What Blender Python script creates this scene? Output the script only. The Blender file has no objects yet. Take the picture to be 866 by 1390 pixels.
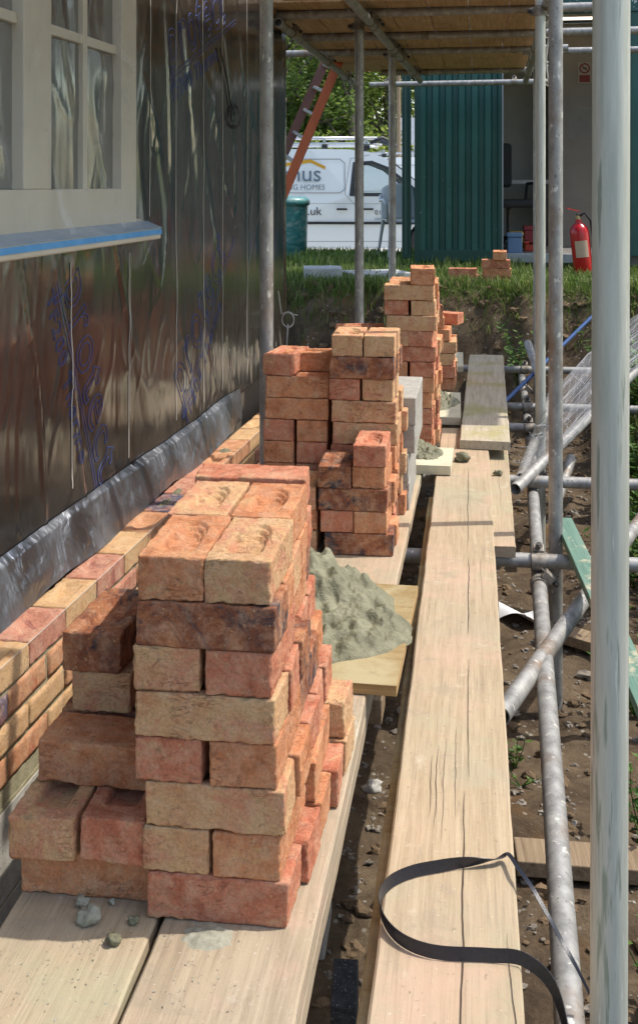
import bpy, bmesh, math, random
from mathutils import Vector, Matrix, noise, Euler
PI = math.pi; R = math.radians
rnd = random.Random(7)
sc = bpy.context.scene
COL = sc.collection

# ------------------------------------------------------------------ camera
EYE = 1.10; F = 1530.0; U0 = 433.0; VH = 250.0
YAW = math.atan(217 / 1530)
CY, SY = math.cos(YAW), math.sin(YAW)
def atD(u, v, D):
    c = (u - U0) / F
    return Vector((D * (c * CY - SY), D * (CY + c * SY), EYE - (v - VH) / F * D))
def atz(u, v, z):
    return atD(u, v, (EYE - z) * F / (v - VH))
def ratio(u):
    c = (u - U0) / F
    return (c * CY - SY) / (CY + c * SY)

cam = bpy.data.cameras.new('camera'); camo = bpy.data.objects.new('camera', cam); COL.objects.link(camo)
camo.location = (0, 0, EYE); camo.rotation_euler = (R(90), 0, YAW)
cam.sensor_fit = 'VERTICAL'; cam.sensor_height = 36; cam.lens = 36 * F / 1390
cam.shift_y = -445 / 1390; cam.clip_end = 3000; cam.clip_start = 0.05
sc.camera = camo

# ------------------------------------------------------------------ light
SUN_AZ = R(13)      # from +X towards +Y
SUN_EL = R(57)
w = bpy.data.worlds.new('World'); sc.world = w; w.use_nodes = True
nt = w.node_tree
bg = nt.nodes['Background']
sky = nt.nodes.new('ShaderNodeTexSky'); sky.sky_type = 'NISHITA'; sky.sun_disc = False
sky.sun_elevation = SUN_EL; sky.sun_rotation = PI / 2 - SUN_AZ
sky.air_density = 1.2; sky.dust_density = 2.0
nt.links.new(sky.outputs[0], bg.inputs[0]); bg.inputs[1].default_value = 0.15
sl = bpy.data.lights.new('sun', 'SUN'); sl.energy = 2.25; sl.angle = R(0.53); sl.color = (1.0, 0.95, 0.87)
so = bpy.data.objects.new('sun', sl); COL.objects.link(so)
sd = Vector((math.cos(SUN_EL) * math.cos(SUN_AZ), math.cos(SUN_EL) * math.sin(SUN_AZ), math.sin(SUN_EL)))
so.rotation_euler = (-sd).to_track_quat('-Z', 'Y').to_euler()
so.location = sd * 30
sc.view_settings.view_transform = 'Standard'; sc.view_settings.look = 'None'
sc.view_settings.exposure = 1.05; sc.view_settings.gamma = 1; sc.view_settings.use_curve_mapping = False

# ------------------------------------------------------------------ object helpers
def tag(o, label=None, cat=None, group=None, kind=None):
    if label: o['label'] = label
    if cat: o['category'] = cat
    if group: o['group'] = group
    if kind: o['kind'] = kind
    return o
def link(o, parent=None):
    COL.objects.link(o)
    if parent is not None: o.parent = parent
    return o
def empty(name, loc=(0, 0, 0), rz=0.0):
    o = bpy.data.objects.new(name, None); o.empty_display_size = 0.1
    o.location = loc; o.rotation_euler = (0, 0, rz); return link(o)
class MB:
    def __init__(s): s.v = []; s.f = []; s.m = []; s.sm = []
    def add(s, vs, fs, mi=0, smooth=False):
        b = len(s.v); s.v.extend(tuple(x) for x in vs)
        for f in fs: s.f.append(tuple(i + b for i in f)); s.m.append(mi); s.sm.append(smooth)
        return s
    def box(s, lo, hi, mi=0, M=None):
        x0, y0, z0 = lo; x1, y1, z1 = hi
        vs = [Vector(p) for p in ((x0,y0,z0),(x1,y0,z0),(x1,y1,z0),(x0,y1,z0),(x0,y0,z1),(x1,y0,z1),(x1,y1,z1),(x0,y1,z1))]
        if M is not None: vs = [M @ p for p in vs]
        return s.add(vs, [(0,3,2,1),(4,5,6,7),(0,1,5,4),(1,2,6,5),(2,3,7,6),(3,0,4,7)], mi)
    def tube(s, p0, p1, r0, r1=None, n=14, mi=0, caps=True, hollow=0.0, smooth=True, mcap=None):
        p0, p1 = Vector(p0), Vector(p1); r1 = r0 if r1 is None else r1
        d = (p1 - p0).normalized(); a = d.orthogonal().normalized(); b = d.cross(a)
        ring = lambda p, r: [p + (a * math.cos(2*PI*i/n) + b * math.sin(2*PI*i/n)) * r for i in range(n)]
        vs = ring(p0, r0) + ring(p1, r1)
        s.add(vs, [(i, (i+1) % n, n + (i+1) % n, n + i) for i in range(n)], mi, smooth)
        mc = mi if mcap is None else mcap
        if caps:
            if hollow:
                for p, r, dd in ((p0, r0, d), (p1, r1, -d)):
                    q = ring(p, r) + ring(p, r * hollow) + ring(p + dd * r * 3, r * hollow)
                    s.add(q, [(i, (i+1) % n, n + (i+1) % n, n + i) for i in range(n)] + [(n + i, n + (i+1) % n, 2*n + (i+1) % n, 2*n + i) for i in range(n)] + [tuple(range(2*n, 3*n))], mc)
            else:
                s.add(ring(p0, r0), [tuple(range(n-1, -1, -1))], mc); s.add(ring(p1, r1), [tuple(range(n))], mc)
        return s
    def path(s, pts, r, n=8, mi=0, rs=None):
        pts = [Vector(p) for p in pts]; k = len(pts); vs = []
        up = Vector((0.13, 0.21, 0.97))
        for i, p in enumerate(pts):
            d = (pts[min(i+1, k-1)] - pts[max(i-1, 0)]).normalized()
            a = d.cross(up)
            if a.length < 1e-3: a = d.orthogonal()
            a.normalize(); b = d.cross(a); rr = rs[i] if rs else r
            vs += [p + (a*math.cos(2*PI*j/n) + b*math.sin(2*PI*j/n)) * rr for j in range(n)]
        fs = [(i*n+j, i*n+(j+1) % n, (i+1)*n+(j+1) % n, (i+1)*n+j) for i in range(k-1) for j in range(n)]
        fs += [tuple(range(n-1, -1, -1)), tuple(range((k-1)*n, k*n))]
        return s.add(vs, fs, mi, True)
    def grid(s, fn, nu, nv, mi=0, smooth=True):
        vs = [fn(i / nu, j / nv) for j in range(nv+1) for i in range(nu+1)]
        fs = [(j*(nu+1)+i, j*(nu+1)+i+1, (j+1)*(nu+1)+i+1, (j+1)*(nu+1)+i) for j in range(nv) for i in range(nu)]
        return s.add(vs, fs, mi, smooth)
    def lathe(s, prof, n=24, c=(0,0,0), mi=0):
        c = Vector(c); k = len(prof)
        vs = [c + Vector((r*math.cos(2*PI*j/n), r*math.sin(2*PI*j/n), z)) for r, z in prof for j in range(n)]
        fs = [(i*n+j, i*n+(j+1) % n, (i+1)*n+(j+1) % n, (i+1)*n+j) for i in range(k-1) for j in range(n)]
        return s.add(vs, fs, mi, True)
    def prism(s, poly, t0, t1, axis='y', mi=0, M=None):
        n = len(poly)
        def P(a, b, t):
            p = Vector((a, t, b)) if axis == 'y' else (Vector((t, a, b)) if axis == 'x' else Vector((a, b, t)))
            return M @ p if M is not None else p
        vs = [P(a, b, t0) for a, b in poly] + [P(a, b, t1) for a, b in poly]
        return s.add(vs, [tuple(range(n)), tuple(range(2*n-1, n-1, -1))] + [(i, n+i, n+(i+1) % n, (i+1) % n) for i in range(n)], mi)
    def mesh(s, name, mats):
        me = bpy.data.meshes.new(name); me.from_pydata(s.v, [], s.f); me.update()
        if not isinstance(mats, (list, tuple)): mats = [mats]
        for m in mats: me.materials.append(m)
        me.polygons.foreach_set('material_index', s.m); me.polygons.foreach_set('use_smooth', s.sm)
        return me
    def build(s, name, mats, parent=None, fix=False, bevel=0.0, loc=None):
        me = s.mesh(name, mats)
        if fix or bevel:
            bm = bmesh.new(); bm.from_mesh(me)
            bmesh.ops.recalc_face_normals(bm, faces=bm.faces)
            bm.to_mesh(me); bm.free()
        o = bpy.data.objects.new(name, me); link(o, parent)
        if loc is not None: o.location = loc
        if bevel:
            md = o.modifiers.new('bevel', 'BEVEL'); md.width = bevel; md.segments = 2; md.limit_method = 'ANGLE'; md.angle_limit = R(40)
        return o
def copy_obj(o, parent=None):
    c = o.copy(); COL.objects.link(c); c.parent = parent
    for ch in [x for x in bpy.data.objects if x.parent == o and x is not c]: copy_obj(ch, c)
    return c

# ------------------------------------------------------------------ materials
def nnew(n, t, **k):
    a = n.nodes.new(t)
    for kk, vv in k.items():
        if kk in a.inputs.keys() if isinstance(kk, str) else False: a.inputs[kk].default_value = vv
        else: setattr(a, kk, vv)
    return a
def base_mat(name):
    m = bpy.data.materials.new(name); m.use_nodes = True
    return m, m.node_tree, m.node_tree.nodes['Principled BSDF']
def coords(n, stretch=(1, 1, 1), rand=True, kind='Object'):
    tc = n.nodes.new('ShaderNodeTexCoord'); mp = n.nodes.new('ShaderNodeMapping')
    mp.inputs['Scale'].default_value = stretch
    n.links.new(tc.outputs[kind], mp.inputs['Vector'])
    if rand:
        oi = n.nodes.new('ShaderNodeObjectInfo'); mu = n.nodes.new('ShaderNodeVectorMath'); mu.operation = 'SCALE'
        cx = n.nodes.new('ShaderNodeCombineXYZ')
        for i in range(3): n.links.new(oi.outputs['Random'], cx.inputs[i])
        n.links.new(cx.outputs[0], mu.inputs[0]); mu.inputs['Scale'].default_value = 37.0
        n.links.new(mu.outputs[0], mp.inputs['Location'])
    return mp.outputs[0]
def ramp(n, fac, stops, interp='LINEAR'):
    r = n.nodes.new('ShaderNodeValToRGB'); r.color_ramp.interpolation = interp
    e = r.color_ramp.elements
    while len(e) > 1: e.remove(e[-1])
    for i, (p, c) in enumerate(stops):
        if i == 0: x = e[0]; x.position = p
        else: x = e.new(p)
        x.color = (*c, 1) if len(c) == 3 else c
    n.links.new(fac, r.inputs[0]); return r.outputs[0]
def nz(n, vec, scale, detail=6, rough=0.6, dist=0.0):
    t = n.nodes.new('ShaderNodeTexNoise'); t.inputs['Scale'].default_value = scale; t.inputs['Detail'].default_value = detail
    t.inputs['Roughness'].default_value = rough; t.inputs['Distortion'].default_value = dist
    n.links.new(vec, t.inputs['Vector']); return t.outputs['Fac']
def mixc(n, fac, a, b, mode='MIX'):
    x = n.nodes.new('ShaderNodeMix'); x.data_type = 'RGBA'; x.blend_type = mode
    for sck, val in ((0, fac), (6, a), (7, b)):
        if hasattr(val, 'links'): n.links.new(val, x.inputs[sck])
        elif sck == 0: x.inputs[0].default_value = val
        else: x.inputs[sck].default_value = (*val, 1)
    return x.outputs[2]
def bump(n, p, h, strength=0.4, dist=0.01):
    b = n.nodes.new('ShaderNodeBump'); b.inputs['Strength'].default_value = strength; b.inputs['Distance'].default_value = dist
    n.links.new(h, b.inputs['Height']); n.links.new(b.outputs[0], p.inputs['Normal']); return b
def math_(n, op, a, b=None):
    x = n.nodes.new('ShaderNodeMath'); x.operation = op
    for i, v in enumerate((a, b)):
        if v is None: continue
        if hasattr(v, 'links'): n.links.new(v, x.inputs[i])
        else: x.inputs[i].default_value = v
    return x.outputs[0]

def mat(name, stops, scale=8, rough=0.7, metal=0.0, stretch=(1,1,1), bs=0.3, bd=0.004, bscale=None, detail=6, spots=None, rand=True, spec=0.5, dist=0.0, kind='Object'):
    m, n, p = base_mat(name)
    v = coords(n, stretch, rand, kind)
    f = nz(n, v, scale, detail, 0.65, dist)
    c = ramp(n, f, stops) if len(stops) > 1 else None
    if spots:
        for sp_scale, sp_lo, sp_hi, sp_col in spots:
            g = nz(n, v, sp_scale, 4, 0.6)
            fac = ramp(n, g, [(sp_lo, (0,0,0)), (sp_hi, (1,1,1))])
            c = mixc(n, fac, c if c is not None else stops[0][1], sp_col)
    if c is None: p.inputs['Base Color'].default_value = (*stops[0][1], 1)
    else: n.links.new(c, p.inputs['Base Color'])
    p.inputs['Roughness'].default_value = rough; p.inputs['Metallic'].default_value = metal
    p.inputs['Specular IOR Level'].default_value = spec
    if bs: bump(n, p, nz(n, v, bscale or scale * 3, 5, 0.7), bs, bd)
    return m
def flat(name, col, rough=0.5, metal=0.0, spec=0.5):
    m, n, p = base_mat(name); p.inputs['Base Color'].default_value = (*col, 1)
    p.inputs['Roughness'].default_value = rough; p.inputs['Metallic'].default_value = metal; p.inputs['Specular IOR Level'].default_value = spec
    return m

def brick_mat(name, stops, blotch, bfac, sc1=16):
    m, n, p = base_mat(name)
    v = coords(n)
    # mottled clay: broad tone, blotches of another firing colour, sand creases, tiny buff inclusions
    c = ramp(n, nz(n, v, sc1, 6, 0.65, 0.6), stops)
    fb = ramp(n, nz(n, v, 9, 5, 0.7, 1.2), [(bfac, (0,0,0)), (bfac + 0.12, (1,1,1))])
    c = mixc(n, fb, c, blotch)
    vo = n.nodes.new('ShaderNodeTexVoronoi'); vo.inputs['Scale'].default_value = 120; n.links.new(v, vo.inputs['Vector'])
    gate = ramp(n, nz(n, v, 60, 3, 0.5), [(0.54, (0,0,0)), (0.6, (1,1,1))])
    sp = ramp(n, vo.outputs['Distance'], [(0.16, (1,1,1)), (0.28, (0,0,0))])
    c = mixc(n, math_(n, 'MULTIPLY', sp, gate), c, (0.62, 0.38, 0.18))
    # dry sandy dust left on the clay
    c = mixc(n, ramp(n, nz(n, v, 34, 5, 0.75), [(0.46, (0,0,0)), (0.64, (0.42,)*3)]), c, (0.72, 0.48, 0.32))
    c = mixc(n, ramp(n, nz(n, v, 48, 6, 0.8, .5), [(0.57, (0,0,0)), (0.66, (0.55,)*3)]), c, (0.22, 0.10, 0.07))
    c = mixc(n, 1.0, c, ramp(n, nz(n, v, 190, 5, 0.8), [(0.36, (.78,.76,.74)), (0.5, (1,1,1)), (0.64, (1.12,1.10,1.07))]), 'MULTIPLY')
    n.links.new(c, p.inputs['Base Color']); p.inputs['Roughness'].default_value = 0.92; p.inputs['Specular IOR Level'].default_value = 0.15
    # drag creases of a thrown brick: thin dark folds, gated in patches
    vc = n.nodes.new('ShaderNodeMapping'); vc.inputs['Scale'].default_value = (.7, .7, 2.2); n.links.new(v, vc.inputs['Vector'])
    rdg = math_(n, 'ABSOLUTE', math_(n, 'SUBTRACT', nz(n, vc.outputs[0], 17, 3, 0.5, 3.0), .5))
    fold = math_(n, 'MULTIPLY', ramp(n, rdg, [(0.0, (1,1,1)), (0.022, (0,0,0))]), ramp(n, nz(n, v, 10, 2, .5), [(0.54, (0,0,0)), (0.64, (1,1,1))]))
    c = mixc(n, math_(n, 'MULTIPLY', fold, .38), c, (0.22, 0.10, 0.07)); n.links.new(c, p.inputs['Base Color'])
    h = math_(n, 'ADD', nz(n, v, 60, 8, 0.8, 1.0), math_(n, 'MULTIPLY', nz(n, v, 260, 4, 0.85), 0.6)); h = math_(n, 'SUBTRACT', h, math_(n, 'MULTIPLY', fold, .45))
    bump(n, p, h, 1.0, 0.006)
    return m
BR = {
 'orange': brick_mat('brick_orange', [(0.32, (0.48,0.175,0.075)), (0.5, (0.68,0.29,0.14)), (0.68, (0.75,0.39,0.20))], (0.66,0.43,0.21), 0.60),
 'red':    brick_mat('brick_red', [(0.32, (0.43,0.13,0.07)), (0.5, (0.63,0.235,0.135)), (0.68, (0.71,0.34,0.21))], (0.64,0.40,0.21), 0.58),
 'buff':   brick_mat('brick_buff', [(0.32, (0.62,0.30,0.15)), (0.5, (0.71,0.43,0.22)), (0.68, (0.75,0.50,0.27))], (0.68,0.31,0.18), 0.49),
 'burnt':  brick_mat('brick_burnt', [(0.3, (0.12,0.075,0.065)), (0.46, (0.32,0.115,0.06)), (0.6, (0.54,0.23,0.11)), (0.75, (0.66,0.37,0.18))], (0.075,0.07,0.08), 0.50, 12),
}
TONE_WORD = {'orange': 'orange', 'red': 'red', 'buff': 'buff yellow', 'burnt': 'dark burnt'}
M_TUBE = mat('galvanised_tube', [(0.3, (0.20,0.195,0.18)), (0.5, (0.32,0.31,0.29)), (0.7, (0.43,0.42,0.38))], 24, 0.55, 0.4, (1,1,0.5), 0.35, 0.002, 90, spots=[(7, 0.56, 0.70, (0.24,0.18,0.13)), (45, 0.62, 0.67, (0.60,0.58,0.52)), (120, .64, .68, (.12,.10,.09))])
M_TUBE_PALE = mat('pale_galvanised_tube', [(0.3, (0.37,0.385,0.33)), (0.5, (0.48,0.485,0.42)), (0.7, (0.58,0.58,0.51))], 60, 0.5, 0.3, (1,1,0.07), 0.3, 0.0012, 140, spots=[(60, 0.60, 0.66, (0.28,0.31,0.25)), (110, .64, .68, (.66,.66,.60))])
M_STEEL = mat('rusty_steel', [(0.3, (0.16,0.13,0.10)), (0.7, (0.38,0.35,0.30))], 40, 0.6, 0.6, bs=0.3, bd=0.001)
M_DARKSTEEL = mat('dark_steel', [(0.3, (0.05,0.045,0.04)), (0.7, (0.14,0.12,0.10))], 40, 0.6, 0.5, bs=0.3, bd=0.001)

def wood_mat(name, a, b, c3, stains=(), rough=0.85, grain=1.0, axis='Y'):
    m, n, p = base_mat(name)
    st = {'Y': (1, 0.035, 1), 'X': (0.035, 1, 1)}[axis]
    v = coords(n, st); v2 = coords(n)
    f = nz(n, v, 70, 8, 0.7, 0.4)
    c = ramp(n, f, [(0.3, a), (0.5, b), (0.72, c3)])
    f2 = ramp(n, nz(n, v, 210, 4, 0.7), [(0.35, (0.66,)*3), (0.5, (1,1,1))])
    c = mixc(n, 0.6, c, mixc(n, 1.0, c, f2, 'MULTIPLY'))
    for s_, lo, hi, col, amt in stains:
        c = mixc(n, ramp(n, nz(n, v2, s_, 6, 0.7, 0.3), [(lo, (0,0,0)), (hi, (amt,)*3)]), c, col)
    n.links.new(c, p.inputs['Base Color']); p.inputs['Roughness'].default_value = rough; p.inputs['Specular IOR Level'].default_value = 0.2
    h = math_(n, 'ADD', f, math_(n, 'MULTIPLY', nz(n, v2, 120, 4, 0.7), 0.3))
    bump(n, p, h, 0.5 * grain, 0.003)
    return m
M_PLANK = wood_mat('scaffold_board_dusty', (0.32,0.24,0.15), (0.40,0.31,0.20), (0.46,0.365,0.245),
    [(1.7, .46, .62, (0.36,0.31,0.23), .45), (2.6, 0.50, 0.66, (0.50,0.33,0.24), 0.55), (3.4, 0.52, 0.66, (0.34,0.33,0.21), 0.55), (13, 0.60, 0.70, (0.53,0.46,0.35), 0.5), (8, .58, .64, (0.30,0.25,0.18), .5), (60, 0.62, 0.68, (0.22,0.17,0.12), 0.8), (150, .64, .68, (.55,.49,.40), .8)])
M_PLANK2 = wood_mat('scaffold_board_grey', (0.29,0.225,0.15), (0.365,0.29,0.20), (0.42,0.34,0.24),
    [(5, 0.58, 0.7, (0.52,0.33,0.25), 0.45), (14, 0.60, 0.72, (0.50,0.46,0.38), 0.7), (7, .57, .64, (0.27,0.22,0.16), .5), (60, 0.62, 0.68, (0.20,0.15,0.11), 0.7), (150, .63, .67, (.52,.47,.40), .8)])
M_PLANKM = wood_mat('scaffold_board_mossy', (0.33,0.28,0.20), (0.44,0.38,0.28), (0.52,0.46,0.35),
    [(2.2, 0.50, 0.62, (0.33,0.30,0.12), 0.8), (25, 0.62, 0.70, (0.13,0.10,0.07), 0.8)])
M_PLY = wood_mat('plywood', (0.23,0.155,0.065), (0.29,0.20,0.09), (0.34,0.24,0.11), [(6, 0.42, 0.62, (0.40,0.34,0.20), 0.8), (18, 0.56, 0.66, (0.28,0.22,0.12), 0.7), (50, 0.63, 0.7, (0.20,0.15,0.08), 0.7)], axis='X')
M_PLYEDGE = mat('plywood_edge', [(0.3, (0.22,0.12,0.04)), (0.7, (0.45,0.29,0.12))], 50, 0.8, stretch=(0.02, 0.02, 3))
M_PALEBOARD = wood_mat('pale_board', (0.50,0.44,0.30), (0.60,0.54,0.38), (0.66,0.60,0.45), [(9, 0.5, 0.7, (0.40,0.37,0.28), 0.6)], axis='X')
M_DECK = wood_mat('deck_board_underside', (0.36,0.22,0.11), (0.50,0.33,0.18), (0.60,0.43,0.25), [(3, 0.52, 0.66, (0.30,0.17,0.08), 0.6), (6, 0.6, 0.72, (0.62,0.52,0.36), 0.6)])
M_TIMBER = wood_mat('old_timber', (0.16,0.11,0.07), (0.26,0.19,0.12), (0.36,0.27,0.18))
M_MINT = wood_mat('mint_painted_timber', (0.09,0.17,0.13), (0.13,0.22,0.17), (0.19,0.27,0.21), [(12, 0.56, 0.66, (0.50,0.42,0.28), 0.8)])
M_CRACK = flat('dark_split', (0.05, 0.03, 0.02), 0.95)
M_MORTAR = mat('wet_mortar', [(0.3, (0.11,0.105,0.06)), (0.5, (0.18,0.17,0.10)), (0.7, (0.25,0.235,0.15))], 16, 0.62, bs=1.0, bd=0.008, bscale=55)
M_JOINT = mat('mortar_joint', [(0.3, (0.20,0.18,0.10)), (0.7, (0.34,0.30,0.19))], 30, 0.95, bs=0.8, bd=0.004, bscale=120)
M_BLOCK = mat('concrete_block', [(0.3, (0.27,0.25,0.21)), (0.5, (0.35,0.33,0.285)), (0.7, (0.43,0.405,0.355))], 20, 0.95, bs=0.8, bd=0.003, bscale=180, spots=[(90, 0.62, 0.68, (0.20,0.19,0.17))])
M_BLACK = flat('black_damp_course', (0.012, 0.012, 0.013), 0.6)

# ------------------------------------------------------------------ bricks
def sstep(a, b, x):
    t = max(0.0, min(1.0, (x - a) / (b - a))); return t * t * (3 - 2 * t)
def brick_mesh(seed, L=0.2130, W=0.1020, H=0.0655, step=0.0026, amp=1.0, frog=True, name='brick'):
    bm = bmesh.new(); off = Vector((seed * 7.31, seed * 3.17, seed * 1.93))
    nx, ny, nzz = round(L/step), round(W/step), max(4, round(H/step))
    hx, hy = L/2, W/2; r = 0.0022
    lr = random.Random(seed)
    skew = lr.uniform(-0.0022, 0.0022); tw = lr.uniform(-0.002, 0.002)
    fl, fw = 0.076 + lr.uniform(-0.004, 0.003), 0.030 + lr.uniform(-0.002, 0.002)
    fx = lr.uniform(-0.004, 0.004); plain = lr.random() < 0.15
    cache = {}
    def V(i, j, k):
        key = (i, j, k)
        if key in cache: return cache[key]
        x = -hx + L*i/nx; y = -hy + W*j/ny; z = H*k/nzz
        p = Vector((x, y, z))
        q = Vector((max(-hx+r, min(hx-r, x)), max(-hy+r, min(hy-r, y)), max(r, min(H-r, z))))
        d = p - q
        if d.length > 1e-7: p = q + d.normalized() * r if d.length > r*0.99 else q + d
        nrm = d.normalized() if d.length > 1e-7 else Vector((0,0,1))
        n1 = noise.noise_vector(p*14 + off); n2 = noise.noise(Vector((p.x*60, p.y*60, p.z*110)) + off*2); n3 = noise.noise(p*190 + off*3)
        edge = 1.0 if (k in (0, nzz)) else 0.6
        chip = max(0.0, noise.noise(p*42 + off*1.7) - .18) * .010 * (1 if d.length > r*1.05 else 0)
        p = p + n1 * 0.0016 * amp * edge + nrm * (n2 * 0.0013 + n3 * 0.0009 - chip) * amp
        if k < nzz * 0.25: p.z += (noise.noise(Vector((x*22, y*22, 0)) + off) * 0.0024 + max(0, noise.noise(Vector((x*55, y*55, 3)) + off)) * .0045 * (1 - k/(nzz*.25)) * (1 if (abs(x) > hx-.006 or abs(y) > hy-.006) else 0)) * amp
        p.z = max(p.z, 0.0)
        p.x += skew * (y / hy) + tw * (z / H - .5); p.y += skew * 0.5 * (x / hx)
        if frog and k == nzz and not plain:
            ax = abs(x - fx) / fl; ay = abs(y) / fw
            dd = max(ax, ay) if not (ax > .6 and ay > .3) else max(ax, ay, math.hypot((ax-.6)/.4*.82, ay*.82))
            x0 = fx + fl*.30
            if x > x0: dd = math.hypot((x - x0) / (fl*.70), y / fw)          # rounded far end
            if dd < 1:
                dep = sstep(1.0, 0.87, dd) * 0.0165
                if x > x0:                                                    # with three terraces
                    dep = 0.0165 * (sstep(1.0, .93, dd)*.34 + sstep(.76, .69, dd)*.33 + sstep(.52, .45, dd)*.33)
                if x < fx - fl*.35: dep *= .25 + .75*sstep(-1.0, -.35, (x - fx)/fl)   # runs out towards the near end
                p.z -= dep + 0.0007 * noise.noise(p*60 + off)
        v = bm.verts.new(p); cache[key] = v; return v
    def q(a, b, c, d, sm=True):
        try: f = bm.faces.new((a, b, c, d)); f.smooth = sm
        except ValueError: pass
    for i in range(nx):
        for j in range(ny):
            q(V(i,j,nzz), V(i+1,j,nzz), V(i+1,j+1,nzz), V(i,j+1,nzz)); q(V(i,j,0), V(i,j+1,0), V(i+1,j+1,0), V(i+1,j,0))
    for i in range(nx):
        for k in range(nzz):
            q(V(i,0,k), V(i+1,0,k), V(i+1,0,k+1), V(i,0,k+1)); q(V(i,ny,k), V(i,ny,k+1), V(i+1,ny,k+1), V(i+1,ny,k))
    for j in range(ny):
        for k in range(nzz):
            q(V(0,j,k), V(0,j,k+1), V(0,j+1,k+1), V(0,j+1,k)); q(V(nx,j,k), V(nx,j+1,k), V(nx,j+1,k+1), V(nx,j,k+1))
    me = bpy.data.meshes.new(name); bm.to_mesh(me); bm.free()
    me.materials.append(BR['orange']); return me
BM = [brick_mesh(i + 1) for i in range(9)]
used_labels = {}
def brick(x, y, z, ori, tone, label, group, yaw=0.0, zs=1.0, var=None, tilt=(0, 0)):
    """x, y: centre; ori H = header (long side along the planks), S = stretcher across them."""
    me = BM[rnd.randrange(len(BM)) if var is None else var]
    o = bpy.data.objects.new('brick', me); link(o)
    o.location = (x, y, z)
    rz = (PI/2 if ori == 'H' else 0.0) + (PI if rnd.random() < .5 and ori == 'S' else 0.0) + yaw
    o.rotation_euler = (tilt[0], tilt[1], rz); o.scale = (1, 1, zs)
    o.material_slots[0].link = 'OBJECT'; o.material_slots[0].material = BR[tone]
    n = used_labels.get(label, 0); used_labels[label] = n + 1
    tag(o, label, 'brick', group); return o
ORD = ['bottom', 'second', 'third', 'fourth', 'fifth', 'sixth', 'seventh', 'eighth', 'ninth', 'tenth', 'eleventh', 'top']
def course_name(c, n): return 'top course' if c == n - 1 else ('bottom course' if c == 0 else ORD[c] + ' course up')
DEPTHW = ['front', 'one behind front', 'two behind front', 'three behind front', 'rearmost']
def tones(k): return rnd.choices(['orange', 'red', 'buff', 'burnt'], k)[0]
DEF_T = (4, 3, 2.6, 0.8)

def stack_block(place, xs, y0, z0, pitch, courses, depth, group, front=None, zs=1.0, side=0.0, skip=(), jit=1.0, lean=0.0, kx=None):
    """A block of bricks two headers wide and `depth` headers deep: odd courses headers, even courses stretchers.
       xs(c) gives its left edge; front[c] the tones of the front bricks; side pushes deeper bricks out to +X."""
    for c, kind in enumerate(courses):
        x0 = xs(c); z = z0 + c * pitch; n = len(courses)
        rows = []
        total = depth * 0.219
        y = y0 + rnd.uniform(-.004, .004) * jit + lean * c
        if kind == 'H':
            r = 0
            for d in range(int(depth)): rows.append((y, 'H', r)); y += 0.219; r += 1
            if depth - int(depth) > 0.4: rows.append((y, 'S', r))
        else:
            r = 0
            while y + 0.1 < y0 + total + 0.02: rows.append((y, 'S', r)); y += 0.1095; r += 1
        for (yy, o, r) in rows:
            if (c, r) in skip: continue
            sx = side * (1.0 if r >= 2 or (o == 'H' and r >= 1) else 0.25) * (1 if c < len(courses) * .55 else .3)
            if kx: sx = (yy - y0) * kx[c] + (rnd.uniform(-.007, .007) if r else 0)
            ft = front[c] if (front and c < len(front) and r == 0) else None
            dn = DEPTHW[min(r, 3)] if r < len(rows) - 1 or r == 0 else 'rearmost'
            if o == 'H':
                for k in range(2):
                    t = ft[k] if ft and len(ft) > k else tones(DEF_T)
                    if t is None: continue
                    brick(x0 + 0.0495 + k * 0.1095 + sx + rnd.uniform(-.003, .003) * jit, yy + 0.1065, z, 'H', t,
                          f"{TONE_WORD[t]} header, {course_name(c, n)}, {dn}, {('wall','plank')[k]} side, {place}", group,
                          R(rnd.uniform(-1.1, 1.1)) * jit, zs)
            else:
                t = ft[0] if ft else tones(DEF_T)
                brick(x0 + 0.1065 + sx + rnd.uniform(-.006, .008) * jit, yy + 0.051, z, 'S', t,
                      f"{TONE_WORD[t]} stretcher, {course_name(c, n)}, {dn}, {place}", group, R(rnd.uniform(-1.0, 1.0)) * jit, zs)

# nearest stack: tall block ...
G1 = 'bricks of the nearest stack'
stack_block('nearest tall stack', lambda c: (-.486, -.498, -.501, -.507, -.509, -.511, -.512, -.513)[c], 1.640, 0.001, 0.0676, 'SHSHSHSH', 2.5, G1,
    [['red'], ['buff', 'orange'], ['buff'], ['red', 'orange'], ['buff'], ['buff', 'red'], ['burnt'], ['orange', 'buff']], 1.02, skip=((7, 2),), kx=(.09, .08, .03, .0, -.02, -.05, -.06, -.07))
# ... third row of its top course, and the stepped low column between it and the wall
brick(-0.437, 2.165, 0.5415 - 0.0676, 'S', 'red', 'pinkish red brick laid crossways at the rear of the top course, nearest tall stack', G1, R(3))
LC = [(0, 'S', -0.595, 1.722, 'orange'), (1, 'H', -0.662, 1.745, 'buff'), (1, 'H', -0.553, 1.755, 'red'), (2, 'S', -0.597, 1.785, 'orange'),
      (3, 'H', -0.634, 1.948, 'buff'), (4, 'H', -0.648, 1.945, 'burnt'),
      (0, 'S', -0.595, 1.835, 'red'), (0, 'S', -0.597, 1.95, 'orange'), (0, 'S', -0.594, 2.06, 'buff'), (1, 'S', -0.60, 1.915, 'red'), (1, 'S', -0.60, 2.03, 'orange'),
      (2, 'S', -0.60, 1.90, 'burnt'), (2, 'S', -0.60, 2.01, 'orange'), (3, 'H', -0.536, 2.02, 'red'), (4, 'H', -0.538, 2.05, 'red')]
seen = {}
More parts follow.
